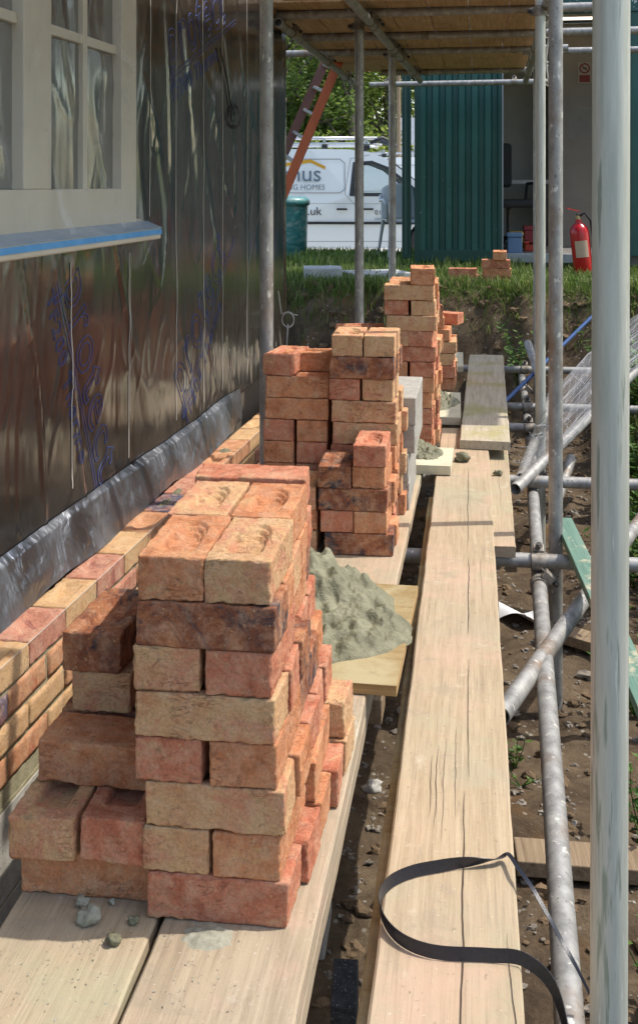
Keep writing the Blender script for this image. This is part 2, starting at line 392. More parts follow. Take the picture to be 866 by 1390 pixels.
for c, o, x, y, t in LC:
    k = (c, o, t); seen[k] = seen.get(k, 0) + 1
    brick(x, y, 0.001 + c * 0.0676, o, t, f"{TONE_WORD[t]} brick, {course_name(c, 6)}, {'behind the front one, ' if (y > 1.80 and c < 3) or (c > 2 and x > -.6) else ''}at {y:.2f}"
          .replace(f", at {y:.2f}", "").replace(f"at {y:.2f}", "") + {1: '', 2: ', further back', 3: ', furthest back'}[seen[k]] + ', low column by wall', 'bricks of the low column beside the nearest stack', R(rnd.uniform(-1.6, 1.6)), 1.02)

# second stack
ZB = -0.049           # top of the boards the far stacks stand on
G2 = 'bricks of the second stack'
P2 = 0.0725
A2 = [(0,'S',-.370,3.52,'burnt'),(0,'S',-.365,3.63,'orange'),(1,'H',-.436,3.577,'red'),(1,'H',-.333,3.577,'orange'),(2,'S',-.385,3.52,'burnt'),(2,'S',-.37,3.63,'orange'),
      (3,'H',-.446,3.572,'burnt'),(3,'H',-.336,3.583,'orange'),(4,'H',-.336,3.575,'red'),
      (0,'H',-.552,3.58,'buff'),(1,'H',-.552,3.585,'orange'),(2,'H',-.553,3.57,'buff')]
for c, o, x, y, t in A2:
    brick(x, y, ZB + c * 0.0686, o, t, f"{TONE_WORD[t]} {'header' if o == 'H' else 'stretcher'}, {course_name(c, 6)}, {'outermost' if x < -.5 else 'wall side' if x < -.4 else 'plank side'}, {'behind, ' if y > 3.6 else ''}low front steps of second stack", 'bricks of the low steps before the second stack', R(rnd.uniform(-1.5, 1.5)), 1.03)
stack_block('plank tower of second stack', lambda c: -0.496 + .001 * c, 3.695, ZB, P2, 'SHSHSSHSH', 1.5, G2,
    [['red'], ['red','orange'], ['orange'], ['red','orange'], ['buff'], ['buff'], ['red','buff'], ['burnt'], ['buff','buff']], 1.085, side=0.035, skip=((8, 1), (6, 1)))
stack_block('wall tower of second stack', lambda c: -0.712, 3.715, ZB, P2, 'SHHHHSS', 1.0, G2,
    [['orange'], ['red','orange'], ['orange','red'], ['orange','red'], ['red','orange'], ['orange'], ['orange']], 1.085, jit=.7)
brick(-0.655, 3.825, ZB + 7*P2, 'H', 'red', 'red brick set lengthways alone on the wall side tower of the second stack', G2, R(-7), 1.08)
brick(-0.56, 3.87, ZB + 7*P2, 'S', 'orange', 'orange brick lying crossways at the back of the wall side tower, second stack', G2, R(4), 1.0)

# third, tallest-looking stack beyond the grey blocks
G3 = 'bricks of the third stack'
stack_block('third stack', lambda c: -0.413 + 0.0015 * c, 4.80, ZB, 0.0655, 'SHSHSHSHSHS', 2.0, G3,
    [['red'],['burnt','red'],['red'],['red','orange'],['orange'],['orange','red'],['red'],['buff','red'],['buff'],['red','buff'],['buff']], 0.985, side=0.02, jit=1.3)
brick(-0.243, 4.90, ZB + 11*0.0655, 'H', 'orange', 'single orange brick crowning the very top of the third stack', G3, R(3), 1.08)
stack_block('low shoulder of third stack', lambda c: -0.632, 4.93, ZB, 0.0655, 'SHSHSHS', 1.0, 'bricks of the low shoulder of the third stack', None, 0.985, jit=1.2)
brick(-0.525, 4.99, ZB + 7*0.0655, 'S', 'red', 'red brick lying crossways on the low shoulder of the third stack', G3, R(8))

# fourth stack
G4 = 'bricks of the fourth stack'
stack_block('fourth stack', lambda c: -0.362 + (0.012, -.004, .0, .01, -.01, .006)[c % 6], 6.32, ZB, 0.068, 'HSHSH', 1.5, G4,
    [['red','orange'],['red'],['orange','buff'],['buff'],['red','orange'],['red','orange']], 1.0, side=0.03, jit=2.2)
brick(-0.25, 6.43, ZB + 5*0.068, 'H', 'orange', 'orange brick on top of the fourth stack, nearer the wall', G4, R(5))
brick(-0.205, 6.60, ZB + 5*0.068, 'S', 'red', 'red brick overhanging the top of the fourth stack crossways', G4, R(-20))
brick(-0.27, 6.42, ZB + 6*0.068, 'H', 'burnt', 'dark brick topmost of all on the fourth stack', G4, R(12))

# bricks on the grass before the container
GX = 'bricks dumped on the grass by the container'
gz = 0.345
for (u, c, t, lab) in [(629, 0, 'red', 'dull red brick half in the grass, lower of the low pair by the container'), (628, 1, 'red', 'dull red brick, upper of the low pair before the green container'),
        (673, 0, 'orange', 'orange brick at the foot of the higher grass pile by the container'), (674, 1, 'orange', 'orange brick second up in the higher grass pile by the container'),
        (672.5, 2, 'red', 'red brick third up in the higher grass pile by the container'), (678, 3, 'orange', 'short orange brick on top of the grass pile by the container')]:
    p = atD(u, 300, 8.65)
    brick(p.x, p.y, gz - .02 + c*0.066, 'S' if c < 3 else 'H', t, lab, GX, R(rnd.uniform(-4, 4)))
p = atD(660, 300, 8.72)
brick(p.x - .16, p.y + .1, gz - .02, 'S', 'orange', 'orange brick lying behind the low pair on the grass', GX, R(10))

# ------------------------------------------------------------------ grey concrete blocks between second and third stack
def rough_block(L, W, H, seed):
    bm = bmesh.new(); bmesh.ops.create_cube(bm, size=1)
    bmesh.ops.subdivide_edges(bm, edges=bm.edges, cuts=9, use_grid_fill=True)
    for v in bm.verts:
        v.co = Vector((v.co.x*L, v.co.y*W, v.co.z*H + H/2))
        v.co += noise.noise_vector(v.co*25 + Vector((seed,)*3)) * 0.0018
    me = bpy.data.meshes.new('concrete_block'); bm.to_mesh(me); bm.free(); me.materials.append(M_BLOCK); return me
for i in range(4):
    o = link(bpy.data.objects.new('concrete_block', rough_block(0.215, 0.44, 0.0985, i)))
    o.location = (-0.329 + (-.022, -.020, .0, .002)[i], 4.20 + rnd.uniform(-.008, .008), ZB + i * 0.0992); o.rotation_euler = (0, 0, R(rnd.uniform(-1, 1)))
    md = o.modifiers.new('b', 'BEVEL'); md.width = .003; md.limit_method = 'ANGLE'
    tag(o, ['bottom grey concrete block of the pile between the brick stacks', 'grey concrete block second from the bottom of its pile', 'grey concrete block just under the topmost one', 'topmost grey concrete block, its pale top in the sun'][i], 'concrete block', 'grey concrete blocks between the brick stacks')

# ------------------------------------------------------------------ boards
def board(name, x0, x1, y0, y1, zt, th, m, label, group='scaffold boards of the walkway', yaw=0.0, cracks=(), cat='scaffold board', seed=0, band=False):
    """a board along Y with worn edges; cracks are (xfrac, y0, y1, width) splits"""
    W = x1 - x0; L = y1 - y0; n = max(10, int(L / 0.06)); b = MB()
    cxm, cym = (x0+x1)/2, (y0+y1)/2
    prof = [(-W/2, -th), (-W/2, -.004), (-W/2+.004, 0), (-W/4, .0), (0, 0), (W/4, 0), (W/2-.004, 0), (W/2, -.004), (W/2, -th)]
    rows = []
    for i in range(n+1):
        t = i/n; yy = -L/2 + L*t
        row = []
        for (px, pz) in prof:
            q = Vector((px + seed*3, yy, pz))
            row.append((px + 0.0022*noise.noise(q*3.5+Vector((seed,0,0))) + .0015*noise.noise(q*22), yy + (0.006*noise.noise(Vector((px*30, seed+.5, t*3))) if i in (0, n) else 0), pz + 0.0015*noise.noise(q*5) ))
        rows.append(row)
    k = len(prof); vs = [p for r_ in rows for p in r_]
    fs = [(i*k+j, i*k+j+1, (i+1)*k+j+1, (i+1)*k+j) for i in range(n) for j in range(k-1)]
    fs += [(i*k+k-1, i*k, (i+1)*k, (i+1)*k+k-1) for i in range(n)] + [tuple(range(k)), tuple(range((n+1)*k-1, n*k-1, -1))]
    b.add(vs, fs, 0)
    for (xf, a, e, wd) in cracks:
        m_ = max(6, int((e-a)/0.02)); base = []
        for i in range(m_+1):
            t = i/m_; yy = a + (e-a)*t - cym
            xx = xf*W + 0.005*noise.noise(Vector((yy*6, xf*9, seed))) + .002*noise.noise(Vector((yy*30, xf, seed)))
            ww = wd * (0.25 + math.sin(PI*t)**.5*.9) * (0.6+.6*abs(noise.noise(Vector((yy*14, 3, seed)))))
            base += [(xx-ww/2, yy, 0.0022), (xx+ww/2, yy, 0.0022)]
        b.add(base, [(2*i, 2*i+1, 2*i+3, 2*i+2) for i in range(m_)], 1)
    o = b.build(name, [m, M_CRACK], fix=False); o.location = (cxm, cym, zt); o.rotation_euler = (0, 0, yaw)
    bm = bmesh.new(); bm.from_mesh(o.data); bmesh.ops.recalc_face_normals(bm, faces=[f for f in bm.faces if f.material_index == 0]); bm.to_mesh(o.data); bm.free()
    if band:
        h = MB(); h.box((-W/2-.0012, -L/2-.0015, -th*.98), (W/2+.0012, -L/2+.0012, .0005)); h.box((-W/2-.0012, -L/2, .0014), (W/2+.0012, -L/2+.03, .0030))
        h.build('end_band', M_STEEL, o)
    return tag(o, label, cat, group)
YM = R(0.35)
board('scaffold_board', -0.161, 0.052, 0.9, 5.35, -0.050, 0.038, M_PLANK, 'wide sunlit walkway board in the middle, split down its length, black strap lying on it', yaw=YM, seed=1,
      cracks=((0.10, 1.25, 2.15, .0022), (0.13, 2.2, 2.75, .0016), (0.12, 2.9, 3.5, .002), (0.10, 3.6, 4.6, .0018), (0.43, 1.2, 1.75, .0018), (-0.15, 2.02, 2.32, .0012), (-0.08, 1.98, 2.35, .001), (-.2, 2.05, 2.28, .001), (0.02, 2.05, 2.4, .001), (.30, 3.1, 3.5, .0008), (-.33, 4.4, 5.2, .0012)))
board('scaffold_board', -0.178, 0.035, 0.8, 4.3, -0.089, 0.036, M_PLY, 'yellowish board mostly hidden beneath the wide middle board, its edge showing', yaw=YM, seed=2)
board('scaffold_board', -0.085, 0.128, 3.75, 7.2, -0.089, 0.037, M_PLANK, 'board just below and to the outer side of the middle board, sawn end toward viewer', yaw=R(-0.3), seed=3, cracks=((.3, 4.2, 4.9, .001),), band=False)
board('scaffold_board', -0.073, 0.143, 4.93, 7.42, -0.011, 0.037, M_PLANKM, 'mossy greyish board laid on top at the far end of the walkway', yaw=R(-0.5), seed=4, band=False)
board('scaffold_board', -0.467, -0.240, 0.9, 2.78, 0.0, 0.038, M_PLANK2, 'pale ribbed board under the nearest tall brick stack', seed=5)
board('scaffold_board', -0.467, -0.240, 0.95, 2.76, -0.0385, 0.038, M_PLANK2, 'hidden board directly under the ribbed board of the nearest stack', seed=6)
board('scaffold_board', -0.705, -0.480, 0.85, 2.9, 0.0, 0.038, M_PLANK, 'dusty board strewn with mortar crumbs under the low brick column', seed=7, yaw=R(0.4))
board('scaffold_board', -0.705, -0.480, 0.85, 2.9, -0.0385, 0.038, M_PLANK2, 'hidden board doubling the crumb-strewn board near the wall', seed=8, yaw=R(0.4))
board('scaffold_board', -0.475, -0.222, 2.82, 7.6, ZB, 0.038, M_PLANK, 'long pink-dusted board under the second and third brick stacks', seed=9, yaw=R(-0.4))
board('scaffold_board', -0.725, -0.490, 2.93, 7.5, ZB, 0.038, M_PLANK2, 'shaded board nearest the wall under the second stack', seed=10)
board('scaffold_board', -0.475, -0.245, 2.82, 7.6, ZB-.0385, 0.038, M_PLANK2, 'lower board doubling the long pink-dusted board', seed=11, yaw=R(-0.4))
for i, (y, x0, x1, lab) in enumerate([(1.5, -.72, -.22, 'rough timber bearer under the near boards, closer one'), (2.62, -.72, -.22, 'rough timber bearer under the near boards by the mortar board')]):
    tag(MB().box((x0, -.05, -.058), (x1, .05, 0)).build('timber_bearer', M_TIMBER, bevel=.003, loc=(0, y, -.0785)), lab, 'timber')
    for x in (-.66, -.40):
        tag(MB().box((-.05, -.07, -.56), (.05, .07, 0)).build('support_block', M_BLOCK, bevel=.004, loc=(x, y, -.1375)), f"grey block propping the {'closer' if i == 0 else 'farther'} timber bearer, {'wall' if x < -.5 else 'walkway'} side", 'concrete block')

# ------------------------------------------------------------------ mortar boards and mortar
def spot_board(x0, x1, y0, y1, zt, th, m, me, label, yaw=0):
    b = MB(); b.box((-(x1-x0)/2, -(y1-y0)/2, -th), ((x1-x0)/2, (y1-y0)/2, 0))
    for f in (1, 2, 3, 4, 5): b.m[f] = 1
    b.m[1] = 0
    o = b.build('mortar_board', [m, me], bevel=.0015, loc=((x0+x1)/2, (y0+y1)/2, zt)); o.rotation_euler = (0, 0, yaw)
    # ply layers standing a hair proud at the near edge
    return tag(o, label, 'mortar board', 'mortar boards along the walkway')
def mortar(cx, cy, z, rx, ry, h, label, seed, n=110, peak=(0, 0)):
    b = MB(); off = Vector((seed*5.1, seed*2.3, seed))
    hs = {}
    def fn(s, t):
        x = (s-.5)*2.3; y = (t-.5)*2.3
        q = Vector((x, y, 0))
        rr = math.hypot(x, y); ang = math.atan2(y, x)
        edge = 0.80 + 0.20*noise.noise(Vector((math.cos(ang)*1.3, math.sin(ang)*1.3, 0))+off) + .07*noise.noise(Vector((math.cos(ang)*5, math.sin(ang)*5, 0))+off)
        m_ = max(0.0, 1 - rr/edge)
        mound = math.exp(-(((x-peak[0])**2 + (y-peak[1])**2) / .16))
        skirt = min(1, m_*3.2)**.5 * .24
        rid = abs(noise.noise(q*3.1+off)); crag = noise.noise(q*9+off); fine = noise.noise(q*26+off)
        slab = noise.noise(Vector((x*2+y, y*6, 2))+off)
        z_ = h*(mound*.82*min(1, m_*4) + skirt*(1+.35*slab)) + min(1, m_*5)*(h*(.22*crag + .16*(.4-rid)) + .006*fine + .0025*noise.noise(q*60+off))
        if m_ <= 0: z_ = -0.006
        return (cx + x*rx, cy + y*ry, z + z_)
    b.grid(fn, n, n); keep = [i for i, f in enumerate(b.f) if max(b.v[k][2] for k in f) > z - .0055]
    b.f = [b.f[i] for i in keep]; b.m = [0]*len(keep); b.sm = [True]*len(keep)
    return tag(b.build('mortar_heap', M_MORTAR), label, 'mortar', 'heaps of mortar on the boards')
spot_board(-0.76, -0.168, 2.42, 3.03, 0.0255, 0.024, M_PLY, M_PLYEDGE, 'yellow plywood mortar board nearest, between first and second stacks', R(-1.2))
mortar(-0.40, 2.735, 0.0255, 0.295, 0.34, 0.115, 'large greenish grey heap of fresh mortar on the yellow board', 1, 190, (-.10, .42))
b = MB()
spot_board(-0.46, -0.108, 4.47, 4.78, -0.010, 0.036, M_PALEBOARD, M_PALEBOARD, 'small pale mortar board between the blocks and third stack', R(-1))
mortar(-0.235, 4.66, -0.010, 0.125, 0.14, 0.055, 'low grey smear of mortar on the small pale board', 2, 80, (-.3, .3))
spot_board(-0.20 - .22, -0.092, 5.40, 6.05, -0.010, 0.036, M_PALEBOARD, M_PALEBOARD, 'pale mortar board just beyond the third stack', R(1))
mortar(-0.22, 5.74, -0.010, 0.14, 0.24, 0.10, 'rounded grey heap of mortar beyond the third stack', 3, 80, (-.35, .2))
spot_board(-0.40, -0.10, 6.92, 7.5, -0.010, 0.036, M_PALEBOARD, M_PALEBOARD, 'farthest pale mortar board, past the fourth stack', R(1))
mortar(-0.24, 7.05, -0.010, 0.13, 0.10, 0.03, 'thin dried mortar patch on the farthest pale board', 4, 50)
def crumb(x, y, z, r, label, m=M_MORTAR, seed=0, flat_=.7, cat='mortar lump'):
    bm = bmesh.new(); bmesh.ops.create_icosphere(bm, subdivisions=3, radius=1)
    for v in bm.verts:
        v.co *= 1 + .75*noise.noise(v.co*1.5 + Vector((seed*3.3,)*3)) + .3*noise.noise(v.co*4 + Vector((seed,)*3))
        v.co = Vector((v.co.x*r, v.co.y*r*.8, v.co.z*r*flat_))
    me = bpy.data.meshes.new('lump'); bm.to_mesh(me); bm.free(); me.materials.append(m)
    for p_ in me.polygons: p_.use_smooth = True
    o = link(bpy.data.objects.new('mortar_lump', me)); o.location = (x, y, z + r*flat_*.75); return tag(o, label, cat, 'lumps of dried mortar')
M_DRY = mat('dry_mortar', [(0.3, (0.22,0.21,0.15)), (0.7, (0.38,0.36,0.28))], 60, 0.95, bs=0.6, bd=0.003)
for (u, v, z, r, lab, m_) in [(113, 1228, .002, .010, 'small grey mortar lump touching the foot of the low brick column', M_DRY), (124, 1250, .002, .017, 'largest pale mortar lump on the crumb-strewn near board', M_DRY),
        (155, 1280, .002, .010, 'olive mortar lump near the sawn edge of the near board', M_MORTAR), (628, 626, -.048, .03, 'dark cluster of mortar crumbs on the middle board', M_MORTAR), (676, 645, -.087, .016, 'single dark mortar crumb on the outer lower board', M_MORTAR),
        (152, 1226, .002, .006, 'tiny flat mortar flake before the low column', M_DRY), (182, 1252, .002, .008, 'tiny mortar lump at the inner edge of the near board', M_MORTAR)]:
    p = atz(u, v, z); crumb(p.x, p.y, z, r, lab, m_, seed=int(u))
p = atz(283, 1270, .001)
b = MB()
b.grid(lambda s, t: (p.x + (s-.5)*.085, p.y + (t-.5)*.07, .001 + max(-.002, .005*(1-((s-.5)**2+(t-.5)**2)*5.5 + .5*noise.noise(Vector((s*7, t*7, 3)))))), 30, 30)
tag(b.build('mortar_splash', M_DRY), 'flat dried mortar splash on the board before the nearest stack', 'mortar')
# grit strewn over near boards
b = MB(); rg = random.Random(3)
for i in range(420):
    if i < 300: x, y, z = rg.choice([(-.66, 1.4), (-.60, 1.5), (-.53, 1.55), (-.40, 1.52), (-.3, 1.4)]) + (0,); x += rg.gauss(0, .035); y += rg.gauss(0, .06)
    else: x, y, z = rg.uniform(-.15, .05), rg.uniform(1.3, 5.0), -.0495
    if z == 0 and not (-.70 < x < -.485 or -.462 < x < -.245): continue
    if z == 0 and y > 1.62: continue
    r = rg.uniform(.0008, .003) * (1 if i < 300 else .8)
    pts = [Vector((x, y, z)) + Vector((rg.uniform(-1,1), rg.uniform(-1,1), rg.uniform(0,1)))*r for _ in range(4)]
    b.add(pts, [(0,1,2), (0,2,3), (0,3,1), (1,3,2)])
tag(b.build('grit', M_DRY, fix=True), 'pale mortar grit strewn over the boards', 'grit', kind='stuff')

# ------------------------------------------------------------------ the house wall: brick skin, foil, window
WK = 0.0423; WANG = -math.atan(WK)
def wx(y, off=0.0): return -1.376 + WK * y + off          # face of the foil membrane
def wy(u, off=0.0): return (1.376 - off) / (WK - ratio(u))  # where a sight line meets the wall plane
def wzD(u, v, off=0.0):
    y = wy(u, off); D = y / (CY + (u-U0)/F*SY); return y, EYE - (v-VH)/F*D
WM = Matrix.Translation((-1.376, 0, 0)) @ Matrix.Rotation(WANG, 4, 'Z')   # local: x = out of the wall, y = along it

def small_brick(seed, hi): return brick_mesh(40 + seed, L=0.215, W=0.1025, H=0.065, step=0.0058 if hi else 0.0125, amp=.75, frog=hi, name='wall_brick')
WBH = [small_brick(i, True) for i in range(5)]; WBL = [small_brick(10 + i, False) for i in range(5)]
def merge_bricks(items, name, parent, label=None):
    vs, fs, mi = [], [], []
    for (me, M, t) in items:
        b0 = len(vs); vs += [M @ v.co for v in me.vertices]; fs += [[b0 + i for i in p.vertices] for p in me.polygons]; mi += [t]*len(me.polygons)
    me = bpy.data.meshes.new(name); me.from_pydata([tuple(v) for v in vs], [], fs); me.update()
    for k in WALLM: me.materials.append(k)
    me.polygons.foreach_set('material_index', mi); me.polygons.foreach_set('use_smooth', [True]*len(fs))
    return link(bpy.data.objects.new(name, me), parent)
wb = {
 'buff': brick_mat('facing_buff', [(0.3, (0.58,0.32,0.15)), (0.5, (0.66,0.42,0.21)), (0.7, (0.72,0.50,0.28))], (0.60,0.30,0.15), 0.55),
 'orange': brick_mat('facing_orange', [(0.3, (0.50,0.22,0.10)), (0.5, (0.62,0.31,0.16)), (0.7, (0.68,0.40,0.23))], (0.50,0.17,0.09), 0.54),
 'pink': brick_mat('facing_pink', [(0.3, (0.44,0.16,0.10)), (0.5, (0.56,0.25,0.17)), (0.7, (0.64,0.38,0.27))], (0.32,0.12,0.10), 0.55),
 'blue': brick_mat('facing_blue', [(0.35, (0.07,0.08,0.13)), (0.5, (0.16,0.13,0.17)), (0.62, (0.40,0.15,0.09)), (0.75, (0.52,0.27,0.15))], (0.10,0.11,0.17), 0.50, 12)}
for m_ in wb.values():   # one mesh holds many bricks: vary by position, not by object
    pass
WALLM = [wb['buff'], wb['orange'], wb['pink'], wb['blue']]
bw = empty('brick_wall', (wx(1.0, .16), 1.0, 0), 0); bw.rotation_euler = (0, 0, WANG)
tag(bw, 'low new facing brick wall of mixed buff, orange and bluish bricks below the foil', 'brick wall')
ZT = -0.036; items = []
rw = random.Random(11)
END = 5.45
for c in range(4):
    y = -0.35 + (0.1125 if c % 2 else 0)
    while y + .215 < END:
        t = rw.choices([0, 1, 2, 3], (4, 4, 2.4, .6))[0]
        me = rw.choice(WBH if c == 0 else WBL)
        M = Matrix.Translation((-0.0515 + rw.uniform(-.0015, .0015), y + .1075, ZT - .065 - c*.075 + rw.uniform(-.001, .001))) @ Matrix.Rotation(PI/2 + (PI if rw.random() < .5 else 0) + R(rw.uniform(-.5, .5)), 4, 'Z')
        items.append((me, M, t)); y += .225
merge_bricks(items, 'facing_bricks', bw)
b = MB()                                        # joints, struck a little back from the face, rough on the top course
def jf(s, t):
    y = -.35 + s*(END+.35); z = -.342 + t*.330 + ZT + .0
    return (-.0065 + .0022*noise.noise(Vector((y*30, z*40, 0))) + .0015*noise.noise(Vector((y*120, z*90, 4))), y, z)
b.grid(jf, 420, 26)
b.box((-.1, -.35, -.378), (-.012, END, ZT - .0685))
b.build('mortar_joints', M_JOINT, bw)
b = MB()
for k in range(26):                             # perpends of the top course
    y = -.35 + .22 + k*.225
    if y < END: b.box((-.098, y, ZT-.07), (-.006, y+.009, ZT - rw.uniform(.002, .014)))
b.build('top_perpends', M_JOINT, bw)
def dab(y0, seed, ln=.1, wd=.06):
    b = MB(); off = Vector((seed*3., 0, 0))
    def fn(s, t):
        m_ = max(0, 1 - math.hypot((s-.5)*2, (t-.5)*2) * (1 + .5*noise.noise(Vector((s*5, t*5, 0))+off)))
        return (-.055 + (s-.5)*wd, y0 + (t-.5)*ln, ZT - .003 + m_*.012 + (.008*noise.noise(Vector((s*11, t*14, 0))+off) if m_ > 0 else -.01))
    return b.grid(fn, 24, 34).build('mortar_dab', M_MORTAR, bw)
for i, y0 in enumerate([2.9, 3.05, 3.7]): dab(y0, i, .07 + .05*rw.random(), .035 + .03*rw.random())
# grey block footing courses below
b = MB(); y = -.35; k = 0
for c in range(3):
    y = -.35 - c*.22
    while y < END:
        b.box((-.1, y, -.378 - .225*(c+1) + .010), (.0 + rw.uniform(-.001, .001), y + .440, -.378 - .225*c - (.006 if c == 0 else 0)), 0); y += .450
b.box((-.09, -.35, -1.05), (-.004, END, -.375), 1)
b.build('block_courses', [M_BLOCK, M_JOINT], bw, bevel=.0)
tag(MB().path([(wx(y, .163), y, ZT + .002 + .0004*math.sin(y)) for y in (1.0, 2, 3, 4, 5, 6.4)], .0008, 6).build('string_line', flat('white_string', (.55,.50,.42), .8)), 'taut white builder string along the top edge of the new brick wall', 'string')

# foil membrane
def foil_mat(name, cols, rough, bs, sc1, st=.16, fine=.05):
    m, n, p = base_mat(name)
    v = coords(n, (1, 1, st), False); v2 = coords(n, (1, 1, .6), False)
    c = ramp(n, nz(n, v, 2.2, 3, 0.5, 0.4), cols); n.links.new(c, p.inputs['Base Color'])
    p.inputs['Metallic'].default_value = 0.95
    r_ = ramp(n, nz(n, v2, 5, 3, 0.6), [(0.35, (rough*.7,)*3), (0.7, (rough*1.5,)*3)]); n.links.new(r_, p.inputs['Roughness'])
    h = math_(n, 'ADD', nz(n, v, sc1, 2, 0.5, 1.0), math_(n, 'MULTIPLY', nz(n, v2, 17, 3, 0.55, 1.5), fine))
    bump(n, p, h, bs, 0.05)
    return m
M_FOIL = foil_mat('foil_membrane', [(0.3, (0.27,0.27,0.265)), (0.5, (0.34,0.34,0.335)), (0.7, (0.44,0.44,0.44))], 0.15, 0.10, 4)
M_FOIL2 = foil_mat('foil_skirt', [(0.3, (0.15,0.155,0.165)), (0.6, (0.27,0.28,0.30))], 0.40, 0.5, 7, .8, .3)
M_TAPE = flat('pale_seam_tape', (0.50,0.47,0.42), 0.5, 0.2)
M_INK = flat('blue_print', (0.045,0.075,0.26), 0.5)
hw = empty('foil_wall', (-1.376, 0, 0), WANG)
tag(hw, 'house wall wrapped in crumpled brownish silver foil with blue print', 'wall')
YE = 6.42
def crum(y, z):
    a = 0.010*noise.noise(Vector((y*1.6, z*.5, 1))) + 0.0012*noise.noise(Vector((y*6, z*.8, 5))) + .0003*noise.noise(Vector((y*16 + z*3, z*5, 9)))
    f = abs(noise.noise(Vector((y*3.2 + z*.9, z*.7, 12)))); a += .005*max(0, .07 - f)/.07
    f2 = abs(noise.noise(Vector((y*6 - z*1.7, z*2.2, 31)))); a += .0022*max(0, .045 - f2)/.045
    return a
ZF = 0.10
def foil(s, t):
    y = 0.6 + s*(YE-.6); z = ZF - .01 + t*(4.4 - ZF)
    return (crum(y, z), y, z)
MB().grid(foil, 430, 300).build('foil_membrane', M_FOIL, hw)
def skirt(s, t):
    y = .6 + s*(5.35-.6); k = t                  # from the fold down and out over the cavity
    zb = -.035 + .018*noise.noise(Vector((y*2.1, 7, 0))) + .007*noise.noise(Vector((y*9, 3, 0)))
    z = ZF + .02*noise.noise(Vector((y*1.3, 2, 2))) + .015 - k*(ZF + .015 - zb)
    out = .012 + .052*k + .014*noise.noise(Vector((y*2.4, k*1.3, 4)))*k*1.6 + .006*abs(noise.noise(Vector((y*7 + k*2, k*1.8, 8))))*math.sin(PI*min(1, k+.15))
    out *= .25 + .75*sstep(5.35, 4.95, y)
    if k < .12: out = out*(k/.12) + crum(y, z)*(1-k/.12)
    return (out + .004, y, z)
MB().grid(skirt, 520, 34).build('foil_skirt', M_FOIL2, hw)
MB().grid(lambda s, t: (.004 - .5*s - .0, YE + .006*noise.noise(Vector((t*9, s*4, 0))), -.02 + t*4.3), 20, 120).build('foil_return', M_FOIL, hw)
b = MB().box((-.3, .6, -1.0), (-.012, YE - .01, 4.4)); b.build('wall_core', flat('sheathing', (.10,.08,.06), .9), hw)
b = MB().box((-.3, .6, -.12), (.052, 5.4, -.105)); b.build('cavity_tray', M_BLACK, hw)
def strip(u, z0, z1, w_=.006, name='seam_tape'):
    y0 = wy(u); b = MB(); n = 60
    vs = []
    for i in range(n+1):
        z = z0 + (z1-z0)*i/n; yy = y0 + .004*noise.noise(Vector((z*2, u, 0)))
        o_ = max(crum(yy-w_, z), crum(yy+w_, z), crum(yy, z)) + .0022
        vs += [(o_, yy-w_/2, z), (o_, yy+w_/2, z)]
    b.add(vs, [(2*i, 2*i+1, 2*i+3, 2*i+2) for i in range(n)]); return b.build(name, M_TAPE, hw)
SILL_Y = 3.9
for (u, z0, z1) in [(96, .17, .86), (176, .14, .86), (178, .3, .86), (204, .98, 4.2), (240, .16, 4.2), (276, .16, 4.2), (302, .16, 4.2), (335, .16, 4.2), (372, .10, 4.2)]: strip(u, z0, z1, .007 if u != 178 else .003)
def curve_mesh(name, body, size, mtx, m, outline=0.0, extrude=0.0, spacing=1.0, shear=0.0, parent=None):
    cu = bpy.data.curves.new(name, 'FONT'); cu.body = body; cu.size = size; cu.space_character = spacing; cu.shear = shear
    if outline: cu.fill_mode = 'NONE'; cu.bevel_depth = outline; cu.bevel_resolution = 0
    else: cu.extrude = extrude
    cu.resolution_u = 4
    t = bpy.data.objects.new(name, cu); COL.objects.link(t)
    me = bpy.data.meshes.new_from_object(t.evaluated_get(bpy.context.evaluated_depsgraph_get()))
    bpy.data.objects.remove(t)
    me.transform(mtx); me.materials.clear(); me.materials.append(m); me.name = name
    return link(bpy.data.objects.new(name, me), parent)
def wall_text(y, z, ang, s=1.0, name='blue_print'):
    """print on the foil: reading direction at `ang` in the wall's (y, z) plane, draped on the crumpled face"""
    ca, sa = math.cos(ang), math.sin(ang)
    M = Matrix(((0,0,1,0.0),(ca,-sa,0,y),(sa,ca,0,z),(0,0,0,1)))
    out = []
    for body, size, dx, dy, ol, sp in (('protect', .26*s, 0, .0, .0015, 1.10), ('TF200 Thermo', .10*s, -.02*s, -.130*s, .0012, 1.15)):
        o = curve_mesh(name, body, size, M @ Matrix.Translation((dx, dy, 0)) @ Matrix.Diagonal((1, 1.3 if size > .15*s else 1.0, 1, 1)), M_INK, ol, spacing=sp, parent=hw)
        for v in o.data.vertices: v.co.x = crum(v.co.y, v.co.z) + .0012 + v.co.x*.6
        out.append(o)
    b = MB()
    for dy in (-.022, -.040):
        vs = []
        for i in range(60):
            t = -.02 + 1.06*s*i/59; p = M @ Vector((t, dy*s, 0)); xo = crum(p.y, p.z) + .0018
            q = M @ Vector((t, (dy - .003)*s, 0)); vs += [(xo, p.y, p.z), (xo, q.y, q.z)]
        b.add(vs, [(2*i, 2*i+1, 2*i+3, 2*i+2) for i in range(59)])
    b.build('printed_lines', M_INK, hw)
y1, z1 = wzD(84, 372); y2, z2 = wzD(142, 690); wall_text(y1, .80, math.atan2(z2-z1, y2-y1), .86)
y1, z1 = wzD(246, 548); y2, z2 = wzD(312, 330); wall_text(y1, z1, math.atan2(z2-z1, y2-y1) , 1.0)
y1, z1 = wzD(232, 95); y2, z2 = wzD(318, 20); wall_text(y1, z1, math.atan2(z2-z1, y2-y1), 1.0)
